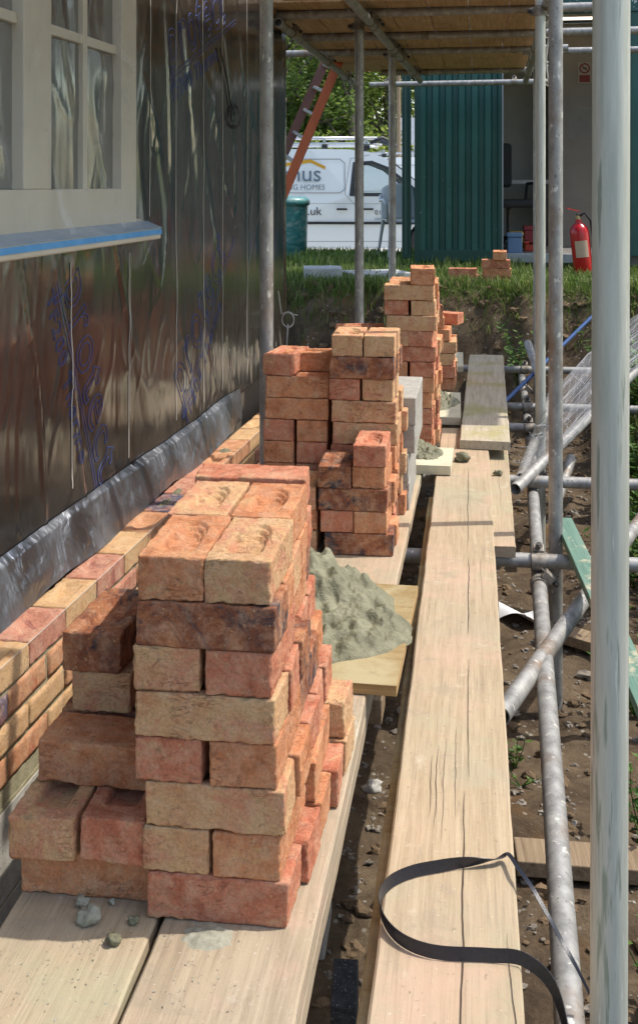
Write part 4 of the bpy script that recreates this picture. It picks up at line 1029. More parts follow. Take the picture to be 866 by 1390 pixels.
def pl(u, v, zz, *a, **k): p = atz(u, v, zz); return plant('weed', p.x, p.y, *a, **k)
pl(699, 985, -.55, .13, 26, .028, 'small bright green seedling against the walkway edge', 1)
pl(706, 1010, -.55, .06, 14, .02, 'tiny creeping weed below the bright seedling', 2, spread=1.2)
p = atD(703, 452, 7.7); plant('weed', p.x, p.y, .46, 130, .05, 'leafy young weed sprouting from the foot of the earth bank', 3, z=-.30, spread=.9, stems=7)
for i, (x, y, h, nl, ls, lab) in enumerate([(.66, 5.0, .42, 150, .04, 'tall leafy weed on the outer bank beyond the big pale upright'), (.80, 6.2, .55, 200, .05, 'bushy weed on the outer bank halfway to the container'), (.52, 3.9, .30, 110, .03, 'lower weed on the outer bank, near the leaning batten'),
        (.44, 3.1, .26, 90, .03, 'ragged weed nearer the viewer on the outer trench side'), (.385, 2.45, .20, 80, .028, 'small-leaved weed low beside the big pale upright'), (.36, 2.1, .16, 70, .025, 'dense low weed at the very foot of the big pale upright'), (.95, 7.2, .6, 220, .055, 'large weed clump near the far outer corner of the trench'),
        (.74, 5.6, .5, 160, .045, 'weed clump with yellowing leaves on the outer bank'), (.50, 4.4, .22, 60, .03, 'sparse weed under the netting tip')]):
    plant('weed', x, y, h, nl, ls, lab, 20+i, spread=.7, stems=8)
def g_right(g):
    y = 1.6 + 6.8*g.random(); x = .62 + (y*.02) + abs(g.gauss(0, .5))
    return x, y, hgt(x, y)
blades('bank_grass', g_right, 16000, M_GRASS, 'weedy grass covering the outer bank of the trench', .04, .16, 6, lean=1.0)

# ------------------------------------------------------------------ slabs on the grass
b = MB(); p = atD(438, 385, 8.9)
def slabf(L_, W_, H_, name, m, label, x, y, z, rz, jag=0.0, cat='block'):
    bm = bmesh.new(); bmesh.ops.create_cube(bm, size=1); bmesh.ops.subdivide_edges(bm, edges=bm.edges, cuts=14, use_grid_fill=True)
    for v in bm.verts:
        q = Vector((v.co.x*L_, v.co.y*W_, v.co.z*H_ + H_/2)); k = 1 if v.co.z < -.1 else .25
        q += noise.noise_vector(q*16)*.012*jag*k; v.co = q
    me = bpy.data.meshes.new(name); bm.to_mesh(me); bm.free(); me.materials.append(m)
    for f in me.polygons: f.use_smooth = jag > 0
    o = link(bpy.data.objects.new(name, me)); o.location = (x, y, z); o.rotation_euler = (0, 0, R(rz)); return tag(o, label, cat)
M_PALEGREY = mat('pale_grey_plaster', [(.3, (.36,.36,.35)), (.7, (.50,.50,.49))], 8, .8, bs=.4, bd=.004)
slabf(.30, .34, .17, 'wrapped_block', M_PALEGREY, 'pale grey wrapped block with a frayed lower edge on the grass lip', p.x, p.y, .275, 9, 1.0)
p = atD(508, 385, 9.1)
slabf(.50, .42, .12, 'grey_slab', M_PALEGREY, 'flat grey slab on the grass beside the wrapped block', p.x, p.y, .275, 26, .3)

# ------------------------------------------------------------------ container store
M_GREEN = mat('green_container_paint', [(0.3, (0.012,0.070,0.058)), (0.6, (0.018,0.095,0.078)), (0.8, (0.03,0.12,0.10))], 2.2, 0.42, bs=.12, bd=.004, spots=[(26, .68, .72, (.25,.30,.27))], rand=False)
M_GREEND = flat('green_frame_paint', (.010,.055,.045), .45)
CYp = 10.62; cz = .345; x0c, xo0, xo1, x1c = -.60, .222, 1.345, 2.25
ct = empty('container', (x0c, CYp, cz)); tag(ct, 'dark green corrugated steel site container, open at the front', 'container')
def corr(xa, xb, za, zb, n_, name, depth=.035, axis='x', y=0, m=None):
    """corrugated sheet with trapezoid ribs, thickness 3 mm"""
    pts = []; pw = (xb-xa)/n_
    for i in range(n_):
        x = xa + i*pw; pts += [(x, 0), (x+pw*.42, 0), (x+pw*.55, depth), (x+pw*.90, depth)]
    pts.append((xb, 0)); b = MB(); k = len(pts)
    for z in (za, zb):
        for (a, d_) in pts: b.v.append((a, y + d_, z) if axis == 'x' else (y + d_, a, z))
    for i in range(k-1): b.f.append((i, i+1, k+i+1, k+i)); b.m.append(0); b.sm.append(False)
    o = b.build(name, m or M_GREEN, ct); md = o.modifiers.new('s', 'SOLIDIFY'); md.thickness = .004; return o
H_ = 2.475
corr(.05, xo0-x0c-.045, .14, H_-.16, 6, 'front_panel')
MB().box((0, -.01, 0), (.05, .10, H_)).build('corner_post', M_GREEND, ct, bevel=.004)
MB().box((xo0-x0c-.045, -.012, .10), (xo0-x0c-.012, .06, H_-.15)).build('opening_post', M_GREEND, ct, bevel=.003)
MB().box((xo0-x0c-.0115, -.016, .10), (xo0-x0c, .06, H_-.15)).build('opening_trim', flat('grey_trim', (.30,.32,.32), .5), ct)
MB().box((.05, -.008, .03), (xo0-x0c-.012, .06, .14)).build('bottom_rail', M_GREEND, ct, bevel=.003)
MB().box((.05, -.008, H_-.16), (xo0-x0c, .06, H_)).build('top_rail', M_GREEND, ct, bevel=.003)
MB().box((xo0-x0c, -.02, H_-.14), (x1c-x0c, .08, H_+.25)).build('header_beam', mat('scuffed_green', [(.4, (.012,.075,.065)), (.6, (.02,.09,.08))], 6, .5, spots=[(22, .60, .64, (.55,.6,.58))], rand=False), ct, bevel=.004)
corr(xo1-x0c+.03, x1c-x0c, .1, H_-.14, 5, 'front_panel')
MB().box((xo1-x0c, -.015, .0), (xo1-x0c+.03, .1, H_-.14)).build('opening_post', M_GREEND, ct, bevel=.003)
MB().box((-.005, .10, 0), (0.0, 3.0, H_)).build('side_wall', M_GREEN, ct)
MB().box((0, .06, H_-.02), (x1c-x0c, 5, H_+.02)).build('roof', M_GREEND, ct)
M_INW = mat('dingy_inside_wall', [(.3, (.50,.45,.38)), (.7, (.62,.57,.49))], 2, .8, bs=.1)
M_INB = mat('brown_inside_board', [(.3, (.27,.22,.18)), (.7, (.36,.30,.25))], 2, .7, bs=.1)
MB().box((.0, 2.4, .1), (1.35, 2.45, H_-.03)).build('inner_wall', M_INW, ct)
MB().box((1.352, 1.5, .1), (x1c-x0c, 1.55, H_-.03)).build('inner_partition', M_INB, ct)
MB().box((1.33, 1.5, .1), (1.351, 2.4, H_-.03)).build('inner_partition', M_INB, ct)
MB().box((.02, .065, 0), (x1c-x0c, 2.4, .10)).build('floor', mat('container_floor', [(.3, (.12,.11,.10)), (.7, (.22,.20,.18))], 5, .9), ct)
MB().box((xo0-x0c, -.04, .03), (xo1-x0c, .06, .11)).build('door_sill', mat('grey_sill', [(.3, (.22,.23,.23)), (.7, (.33,.34,.33))], 8, .7), ct, bevel=.004)
# door leaf swung open beyond the corner post
dl = MB().box((-.118, -.02, .06), (-.035, .06, H_-.08)).build('door', M_GREEND, ct, bevel=.006)
MB().tube((-.076, -.045, .1), (-.076, -.045, H_-.2), .014).build('lock_bar', M_GREEND, dl)
m, n, p_ = base_mat('edge_glow'); p_.inputs['Emission Color'].default_value = (1, .86, .68, 1); p_.inputs['Emission Strength'].default_value = 1.1; M_GLOW = m  # emission imitates sunlight caught on the roof edges; the lamps are made up
for (yy_, zz_, lab) in [(.35, 2.345, 'nearer glowing strip imitating a sunlit edge under the container roof'), (1.15, 2.335, 'farther glowing strip imitating a sunlit edge under the container roof')]:
    t = empty('edge_glow', (xo0 + .62, CYp + yy_, cz + zz_)); tag(t, lab, 'glow strip', 'glowing strips imitating sunlit edges in the container')
    MB().box((-.60, -.03, .0), (.60, .03, .03)).build('strip_backing', flat('strip_white', (.6,.6,.58), .5), t); MB().tube((-.58, 0, -.014), (.58, 0, -.014), .013, n=10).build('glow_tube', M_GLOW, t)
# prohibition sign and polythene on the partition
sg = empty('prohibition_sign', atD(793, 98, (CYp+1.495)/(CY + (793-U0)/F*SY))); sg.location.y = CYp + 1.494
tag(sg, 'small red and cream prohibition sign on the brown partition', 'sign')
MB().box((-.07, -.004, -.12), (.07, 0, .105)).build('sign_plate', flat('sign_cream', (.40,.33,.27), .6), sg)
b = MB(); nn = 28
for (r0, r1) in ((.040, .055),):
    vs = [(r*math.cos(2*PI*i/nn), -.006, .04 + r*math.sin(2*PI*i/nn)) for r in (r0, r1) for i in range(nn)]
    b.add(vs, [(i, (i+1) % nn, nn+(i+1) % nn, nn+i) for i in range(nn)])
b.add([(-.036, -.0065, .068), (-.028, -.0065, .076), (.036, -.0065, .012), (.028, -.0065, .004)], [(0,1,2,3)]); b.add([(-.055, -.006, -.105), (.055, -.006, -.105), (.055, -.006, -.03), (-.055, -.006, -.03)], [(0,1,2,3)])
b.build('sign_print', flat('sign_red', (.24,.03,.02), .6), sg)
b = MB(); b.add([(-.02, -.008, .046), (.024, -.008, .046), (.024, -.008, .036), (-.02, -.008, .036)], [(0,1,2,3)]); b.build('sign_symbol', M_BLACK, sg)
p = atD(790, 150, 12.0)
tag(MB().grid(lambda s, t: (p.x - .16 + .40*s, CYp + 1.46 + .03*noise.noise(Vector((s*5, t*6, 0))), p.z - .02 - .32*t + .05*math.sin(s*4)), 24, 24).build('plastic_wrap', M_POLY), 'sheet of clear plastic hung on the brown partition', 'plastic sheet')
# office chair
oc = empty('office_chair', (.30, CYp + 1.0, cz + .10), R(35)); tag(oc, 'black office chair inside the container doorway', 'chair')
MK = flat('black_fabric', (.012,.012,.013), .8)
b = MB(); b.box((-.24, -.23, .42), (.24, .23, .50)); b.build('seat', MK, oc, bevel=.03)
o = MB().box((-.20, .20, .62), (.20, .27, 1.08)).build('backrest', MK, oc, bevel=.04)
MB().box((-.03, .22, .40), (.03, .26, .66)).build('back_bar', M_DARKSTEEL, oc)
MB().tube((0,0,.12), (0,0,.42), .025).build('gas_column', M_DARKSTEEL, oc)
for s in (-1, 1): MB().path([(s*.25,.1,.45), (s*.29,.1,.5), (s*.29,.08,.66), (s*.29,-.16,.67)], .018, 6).build('armrest', MK, oc)
for k in range(5):
    a = 2*PI*k/5; l_ = MB().path([(0,0,.12), (.14*math.cos(a), .14*math.sin(a), .10), (.27*math.cos(a), .27*math.sin(a), .06)], .016, 6).build('leg', MK, oc)
    MB().tube((.27*math.cos(a)-.012, .27*math.sin(a), .028), (.27*math.cos(a)+.012, .27*math.sin(a), .028), .027).build('castor', MK, l_)
# bench with clutter
bn = empty('bench', (.55, CYp + 1.75, cz + .10)); tag(bn, 'low grey bench against the inside wall of the container', 'bench')
MB().box((-.45, -.25, .66), (.18, .25, .70)).build('bench_top', flat('bench_grey', (.40,.40,.38), .6), bn)
for sx in (-.42, .15):
    for sy in (-.2, .2): MB().box((sx-.02, sy-.02, 0), (sx+.02, sy+.02, .66)).build('leg', M_DARKSTEEL, bn)
def crate(name, lo, hi, m, label, cat, extra=None):
    lo, hi = Vector(lo), Vector(hi); c = (lo+hi)/2; h = (hi-lo)/2; t = empty(name, (c.x, c.y, lo.z)); tag(t, label, cat)
    MB().box((-h.x, -h.y, 0), (h.x, h.y, h.z*1.6)).build('body', m, t, bevel=.012); MB().box((-h.x-.006, -h.y-.006, h.z*1.6+.001), (h.x+.006, h.y+.006, h.z*2)).build('lid', m, t, bevel=.008)
    if extra: MB().path([(-h.x*.5, -h.y-.01, h.z*1.8), (-h.x*.45, -h.y-.03, h.z*1.9), (h.x*.45, -h.y-.03, h.z*1.9), (h.x*.5, -h.y-.01, h.z*1.8)], .006, 6).build('handle', extra, t)
crate('tool_case', (.30, CYp+.72, cz+.10), (.43, CYp+.95, cz+.28), flat('case_yellow', (.55,.36,.02), .5), 'yellow tool case on the container floor', 'tool case', MK)
crate('tool_case', (.44, CYp+.52, cz+.10), (.62, CYp+.74, cz+.19), flat('case_red', (.50,.05,.02), .5), 'low orange red tool case on the container floor', 'tool case', MK)
crate('parts_box', (.45, CYp+1.0, cz+.10), (.62, CYp+1.25, cz+.33), flat('case_dkred', (.28,.03,.03), .5), 'dark red box behind the orange red tool case', 'box')
crate('parts_box', (.262, CYp+.12, cz+.10), (.40, CYp+.34, cz+.295), flat('box_blue', (.12,.20,.33), .6), 'faded blue box just inside the container doorway', 'box')

# fire extinguisher
fx = empty('fire_extinguisher', (0,0,0)); p = atD(792, 376, 9.55); fx.location = (p.x, p.y, hgt(p.x, p.y) - .01); fx.rotation_euler = (R(2), R(-6), 0)
tag(fx, 'red fire extinguisher standing on the grass by the container opening', 'fire extinguisher')
M_RED = flat('extinguisher_red', (.42, .008, .010), .25)
MB().lathe([(0, 0), (.070, 0), (.078, .012), (.080, .05), (.080, .36), (.074, .395), (.055, .425), (.030, .445), (.022, .46), (.022, .478), (0, .478)], 28).build('cylinder', M_RED, fx)
MB().tube((0,0,.478), (0,0,.512), .018).build('valve', flat('brass', (.5,.42,.25), .35, .8), fx)
MB().box((-.012, -.10, .515), (.012, .03, .527)).build('carry_handle', MK, fx, bevel=.003)
o = MB().box((-.010, -.11, .0), (.010, .02, .008)).build('squeeze_lever', M_RED, fx, bevel=.002); o.location = (0, 0, .545); o.rotation_euler = (R(-18), 0, R(-60))
o = MB().path([(.01,0,.50), (.06,-.01,.53), (.10,-.02,.46), (.105,-.02,.30), (.100,-.02,.12)], .010, 8).build('hose', MK, fx)
MB().tube((.1,-.02,.12), (.1,-.02,.06), .010, .016).build('nozzle', MK, o)
b = MB(); nn = 12
vs = [(.0808*math.cos(a), .0808*math.sin(a), z) for z in (.16, .30) for a in [R(-130 + 80*i/nn) for i in range(nn+1)]]
b.add(vs, [(i, i+1, nn+2+i, nn+1+i) for i in range(nn)], 0, True); b.build('instruction_label', flat('label_cream', (.5,.35,.25), .5), fx)

# ------------------------------------------------------------------ white plastic chair, bin, ladder
wc = empty('plastic_chair', (0,0,0)); p = atD(545, 366, 12.0); wc.location = (p.x+.03, p.y, hgt(p.x, p.y)); wc.rotation_euler = (0, 0, R(18)); wc.scale = (.93,.93,.93)
tag(wc, 'white plastic garden chair standing on grass before the van door', 'chair')
M_WP = flat('white_plastic', (.50,.49,.46), .4)
MB().grid(lambda s, t: ((s-.5)*.42*(1+.08*t), -.22 + .42*t, .42 - .02*math.sin(PI*s) + .012*t), 12, 10).build('seat', M_WP, wc).modifiers.new('s', 'SOLIDIFY').thickness = .012
MB().grid(lambda s, t: ((s-.5)*(.44 - .06*t*t), .20 + .10*t - .05*math.cos((s-.5)*2.4)+.04, .42 + .42*t*(1 - .15*abs(2*s-1)**3)), 16, 12).build('backrest', M_WP, wc).modifiers.new('s', 'SOLIDIFY').thickness = .012
for sx in (-1, 1):
    MB().tube((sx*.20, -.20, .42), (sx*.25, -.26, 0), .022, .016, 8).build('leg', M_WP, wc); MB().tube((sx*.20, .20, .42), (sx*.24, .30, 0), .022, .016, 8).build('leg', M_WP, wc)
    MB().path([(sx*.25, -.24, .40), (sx*.27, -.24, .60), (sx*.27, -.10, .65), (sx*.25, .16, .64), (sx*.22, .24, .70)], .018, 8).build('armrest', M_WP, wc)
gb = empty('water_butt', (0,0,0)); p = atD(397, 350, 12.1); gb.location = (p.x - .06, p.y, hgt(p.x, p.y) - .02)
tag(gb, 'scuffed teal plastic water butt with a thick rim beside the van', 'water butt')
M_TEAL = mat('scuffed_teal', [(.3, (.02,.13,.13)), (.5, (.05,.22,.21)), (.7, (.28,.36,.33))], 9, .4, bs=.2, stretch=(1,1,2.5))
MB().lathe([(0, 0), (.20, 0), (.212, .02), (.218, .25), (.225, .55), (.226, .56)], 32).build('body', M_TEAL, gb)
MB().lathe([(.226, .56), (.245, .565), (.248, .61), (.228, .64), (.20, .655), (0, .66)], 32).build('lid', M_TEAL, gb)
la = empty('ladder', (0,0,0)); tag(la, 'orange red fibreglass ladder leaning up to the deck', 'ladder')
M_OR = mat('orange_fibreglass', [(.3, (.42,.085,.02)), (.7, (.55,.13,.035))], 20, .5, stretch=(1,1,.1), bs=.1); M_ORD = flat('brown_fibreglass', (.13,.045,.025), .5)
A1, A0 = atD(463, 76, 8.75), atD(340, 372, 8.55); B1, B0 = atD(447, 72, 9.15), atD(322, 350, 8.95)
def stile(p0, p1, m, nm):
    d = (p1-p0).normalized(); L_ = (p1-p0).length; s = Vector((0, 1, 0)); s = (s - d*s.dot(d)).normalized(); t_ = d.cross(s)
    M = Matrix(((*s, 0), (*t_, 0), (*d, 0), (0,0,0,1))).transposed(); M = Matrix.Translation(p0) @ M
    b = MB(); b.box((-.015, -.035, 0), (-.011, .035, L_), 0, M); b.box((-.011, -.035, 0), (.015, -.030, L_), 0, M); b.box((-.011, .030, 0), (.015, .035, L_), 0, M); return b.build(nm, m, la)
stile(A0, A1, M_OR, 'stile'); stile(B0, B1, M_ORD, 'stile')
for k in range(9):
    t = .06 + k*.11; q0, q1 = A0.lerp(A1, t), B0.lerp(B1, t); MB().tube(q0, q1, .015, n=10).build('rung', M_STEEL, la)

# ------------------------------------------------------------------ black strap on the walkway
ZP = -.0485
cl = [(790, 1440, -.20), (778, 1385, -.10), (752, 1336, -.025), (712, 1314, 0), (665, 1307, 0), (603, 1304, 0), (567, 1296, 0), (541, 1282, 0), (524, 1263, 0), (516, 1241, 0), (518, 1222, 0), (533, 1204, 0), (562, 1191, 0), (602, 1183, 0), (640, 1176, .001), (670, 1171, .006), (690, 1168, .014)]
pts = [Vector(atz(u, v, ZP)) + Vector((0, 0, h)) for u, v, h in cl]
fall = [atD(706, 1178, 1.86), atD(724, 1203, 1.82), atD(744, 1238, 1.79), atD(762, 1271, 1.77), atD(779, 1302, 1.75), atD(800, 1345, 1.74)]
def cr(ps, k=8):
    out = []
    for i in range(len(ps)-1):
        a, b_, c, d = ps[max(i-1, 0)], ps[i], ps[i+1], ps[min(i+2, len(ps)-1)]
        for j in range(k):
            t = j/k; out.append(.5*((2*b_) + (c-a)*t + (2*a-5*b_+4*c-d)*t*t + (3*b_-a-3*c+d)*t*t*t))
    return out + [ps[-1]]
path_ = cr(pts + fall); b = MB(); vs = []
K = len(path_); ks = len(cr(pts)) / K
for i, p in enumerate(path_):
    t = i/(K-1); d = (path_[min(i+1, K-1)] - path_[max(i-1, 0)]).normalized()
    tw = sstep(ks*.80, ks*1.02, t) * R(88); lean_ = R(12)*math.sin(t*9)
    upv = Vector((0, 0, 1)); upv = (upv - d*upv.dot(d)).normalized(); sv = d.cross(upv)
    w_ = upv*math.cos(tw + lean_) + sv*math.sin(tw + lean_)
    base = p if t < ks*.8 else p
    hw_ = .0195
    if t < ks*.85: vs += [base, base + w_*hw_]
    else: vs += [base, base + w_*hw_*(1 - .65*sstep(ks*.85, ks*1.05, t))]
b.add(vs, [(2*i, 2*i+1, 2*i+3, 2*i+2) for i in range(K-1)], 0, False)
o = b.build('strap', mat('black_plastic_strap', [(.3, (.008,.010,.018)), (.7, (.02,.022,.03))], 200, .32, bs=.3, bd=.0008, bscale=400)); o.modifiers.new('s', 'SOLIDIFY').thickness = .0011
tag(o, 'black plastic packing strap curled on edge across the middle board and hanging off it', 'strap')

# ------------------------------------------------------------------ vans
GV = -.165
M_VW = flat('white_van_paint', (.72,.73,.73), .22, 0, .6); M_VB = flat('van_black_trim', (.02,.02,.022), .5); M_VG = flat('van_glass', (.02,.022,.024), .04, 0, .9)
def glass_mat():
    m, n, p = base_mat('clear_glass'); out = n.nodes['Material Output']; p.inputs['Base Color'].default_value = (.6,.65,.65,1); p.inputs['Roughness'].default_value = .03
    tr = n.nodes.new('ShaderNodeBsdfTransparent'); tr.inputs[0].default_value = (.80,.86,.86,1); mx = n.nodes.new('ShaderNodeMixShader'); mx.inputs[0].default_value = .10
    n.links.new(tr.outputs[0], mx.inputs[1]); n.links.new(p.outputs[0], mx.inputs[2]); n.links.new(mx.outputs[0], out.inputs[0]); return m
M_CG = glass_mat()
def van(name, label, group, txt=True):
    v = empty(name); tag(v, label, 'van', group)
    prof = [(-2.42, .42), (-2.44, 1.0), (-2.38, 1.55), (-2.30, 1.79), (-2.15, 1.84), (-.8, 1.865), (-.15, 1.855), (.2, 1.81), (.46, 1.71), (.78, 1.48), (1.16, 1.15), (1.45, 1.08), (1.75, .98), (1.90, .82), (1.95, .55), (1.92, .30)]
    def arch(cx): return [(cx + .36*math.cos(a), .30 + .36*math.sin(a)) for a in [PI*i/12 for i in range(13)]]
    low = [(1.92, .30), (1.60, .25)] + [(x, max(z, .24)) for x, z in arch(1.20)] + [(.84, .185), (-.95, .185)] + [(x, max(z, .24)) for x, z in arch(-1.45)] + [(-2.2, .25), (-2.42, .30)]
    outline = prof + low[1:]
    W = .86
    # tumblehome: side skins lean in above the waist
    def off(z): return W - (.0 if z < .98 else (z-.98)*.16) - (.02 if z < .35 else 0)
    b = MB(); n_ = len(outline)
    side = [(x, -off(z), z) for x, z in outline]; side2 = [(x, off(z), z) for x, z in outline]
    b.add(side + side2, [(i, (i+1) % n_, n_+(i+1) % n_, n_+i) for i in range(n_)], 0, True)
    # side skin with a window hole: built as quads strips around the cab window
    win_ = [(-.12, 1.085), (-.06, 1.62), (.24, 1.64), (.52, 1.53), (.98, 1.16), (1.0, 1.085)]
    for sgn in (-1, 1):
        bm = bmesh.new(); outer = [bm.verts.new((x, sgn*off(z), z)) for x, z in outline]; inner = [bm.verts.new((x, sgn*off(z), z)) for x, z in win_]
        es = [bm.edges.new((outer[i], outer[(i+1) % n_])) for i in range(n_)] + [bm.edges.new((inner[i], inner[(i+1) % 6])) for i in range(6)]
        bmesh.ops.triangle_fill(bm, use_beauty=True, edges=es)
        me = bpy.data.meshes.new('side_panel'); bm.to_mesh(me); bm.free(); me.materials.append(M_VW); link(bpy.data.objects.new('side_panel', me), v)
        g = MB(); q = [(x, sgn*(off(z)-.012), z) for x, z in win_]; g.add(q, [tuple(range(6))]); g.build('side_window', M_CG, v)
        y = lambda z, e=.004: sgn*(off(z) + e)
        def ribbon(pts, w_, m, nm, e=.004, close=False, par=v):
            r_ = MB()
            P_ = [Vector((x, 0, z)) for x, z in pts]
            for i in range(len(P_)-1):
                d = (P_[i+1]-P_[i]).normalized(); s = Vector((-d.z, 0, d.x))*w_/2
                qs = [P_[i]-s-d*w_*.3, P_[i]+s-d*w_*.3, P_[i+1]+s+d*w_*.3, P_[i+1]-s+d*w_*.3]; r_.add([(a.x, y(a.z, e + i*.0003), a.z) for a in qs], [(0,1,2,3)])
            return r_.build(nm, m, par)
        M_SEAM = M_SEAMG
        ribbon(win_ + [win_[0]], .045, M_VB, 'window_seal')
        ribbon([(-.02, 1.10), (.03, 1.60)], .07, M_VB, 'window_pillar', .006)
        rr = [(-2.0, 1.12), (-.30, 1.12), (-.22, 1.18), (-.22, 1.62), (-.30, 1.69), (-2.0, 1.69), (-2.0, 1.12)]
        ribbon(rr, .016, M_SEAM, 'panel_crease')
        ribbon([(-.03, .27), (-.035, .9), (-.22, 1.10), (-.12, 1.70), (.2, 1.76)], .010, M_SEAM, 'door_seam')
        ribbon([(1.02, 1.10), (.98, .70), (.92, .66), (.84, .30)], .010, M_SEAM, 'door_seam')
        ribbon([(-2.3, .615), (-.05, .61)], .045, M_VB, 'rubbing_strip', .012); ribbon([(.0, .61), (.97, .61)], .045, M_VB, 'rubbing_strip', .012)
        ribbon([(-.95, .30), (.84, .30)], .010, M_SEAM, 'sill_crease'); ribbon([(-2.3, .95), (1.0, .93)], .008, M_SEAM, 'waist_crease')
        for hx in (-.24, .20):
            h = MB(); h.box((hx-.12, min(y(.84, .012), y(.84, .035)), .828), (hx+.06, max(y(.84, .012), y(.84, .035)), .862)); h.build('door_handle', M_VB, v, bevel=.008)
        for cx_ in (1.20, -1.45):
            t = MB(); t.tube((cx_, sgn*(W-.20), .30), (cx_, sgn*(W-.03), .30), .30, n=32); tr = t.build('wheel', M_VB, v)
            MB().tube((cx_, sgn*(W-.03), .30), (cx_, sgn*(W-.015), .30), .19, n=24).build('rim', flat('rim_grey', (.45,.46,.47), .35, .6), tr)
        m_ = MB().box((1.0, min(y(1.1,.01), y(1.1,.22)), 1.10), (1.12, max(y(1.1,.01), y(1.1,.22)), 1.30)).build('wing_mirror', M_VB, v, bevel=.03)
        # roof rack rails
        MB().path([(-2.2, sgn*.62, 1.95), (.25, sgn*.62, 1.955), (.42, sgn*.62, 1.93)], .022, 8).build('rack_rail', M_RAIL, v)
        for k in range(4): MB().box((-2.05 + k*.72, sgn*.62-.03, 1.84), (-1.95 + k*.72, sgn*.62+.03, 1.93)).build('rack_foot', M_VB, v)
    b.build('body', M_VW, v)
    for k in range(4): MB().box((-2.02 + k*.72, -.66, 1.975), (-1.98 + k*.72, .66, 2.03)).build('rack_bar', M_RAIL, v)
    MB().path([(-2.2, -.45, 2.06), (.35, -.45, 2.06)], .024, 8).build('rack_load', M_RAIL, v); MB().path([(-2.2, -.15, 2.06), (.35, -.15, 2.06)], .024, 8).build('rack_load', M_RAIL, v)
    MB().path([(.22, -.62, 1.96), (.42, -.60, 2.06), (.62, -.40, 1.97), (.70, 0, 1.93), (.62, .40, 1.97), (.42, .60, 2.06)], .035, 8).build('wind_deflector', M_VB, v)
    ws = MB().add([(.52, -.70, 1.70), (1.14, -.80, 1.175), (1.14, .80, 1.175), (.52, .70, 1.70)], [(0,1,2,3)]); [ws.v.__setitem__(i, (q[0]+.012, q[1], q[2]+.012)) for i, q in enumerate(ws.v)]; ws.build('windscreen', M_VG, v)
    MB().box((-.35, -.78, .6), (-.31, .78, 1.75)).build('bulkhead', M_VB, v) if False else None
    st = MB().box((.0, -.60, .45), (.45, -.12, .60)).build('seat', MK, v, bevel=.04); 
    MB().tube((1.75, -.80, .72), (1.82, -.72, .74), .10).build('headlight', flat('lamp_clear', (.5,.5,.5), .1), v)
    if txt:
        def T(body, x, z, size, m, sp=1.0, nm='lettering'):
            th = math.atan(.16) if z > .98 else 0
            M = Matrix.Translation((x, -(off(z) + .008), z)) @ Matrix.Rotation(PI/2 - th if z > .98 else PI/2, 4, 'X')
            return curve_mesh(nm, body, size, M, m, spacing=sp, parent=v)
        MN = flat('slate_lettering', (.10,.14,.18), .5); MY = flat('amber_logo', (.72,.36,.02), .5)
        o = T('omus', -1.48, 1.315, .40, MN, .98); o2 = T('SAVING HOMES', -1.45, 1.175, .125, MN, 1.02)
        T('s.co.uk', -1.17, .745, .20, M_VB, 1.0); T('01342 83', .28, .75, .115, M_VB); T('sales@', .28, .665, .065, MN)
        lg = MB(); zz = [(-1.45, 1.56), (-.80, 1.66), (-.55, 1.54)]
        for i in range(2):
            (xa, za), (xb, zb) = zz[i], zz[i+1]; w_ = .028
            lg.add([(xa, -(off(za)+.008+i*.0005), za-w_), (xb, -(off(zb)+.008+i*.0005), zb-w_), (xb, -(off(zb)+.008+i*.0005), zb+w_), (xa, -(off(za)+.008+i*.0005), za+w_)], [(0,1,2,3)])
        lg.build('roof_logo', MY, v)
    return v
M_SEAMG = flat('seam_grey', (.28,.29,.30), .6); M_RAIL = flat('silver_rail', (.55,.56,.57), .3, .6)
v1 = van('van', 'white van with roof rack, slate lettering and amber roof logo, parked beyond the grass', 'vans')
pv = atD(476, 352, 19.0); v1.location = (pv.x, pv.y + .86, GV); v1.rotation_euler = (0, 0, YAW)
v2 = copy_obj(v1); v2['label'] = 'second white van parked behind the lettered one, seen through its window'
pv = atD(590, 352, 24.0); v2.location = (pv.x, pv.y + 1.5, hgt(pv.x, pv.y + 1.5) - .005); v2.rotation_euler = (0, 0, YAW + R(3))
for ch in [x for x in bpy.data.objects if x.parent == v2 and x.name.split('.')[0] in ('lettering', 'roof_logo', 'rack_load')]: bpy.data.objects.remove(ch)

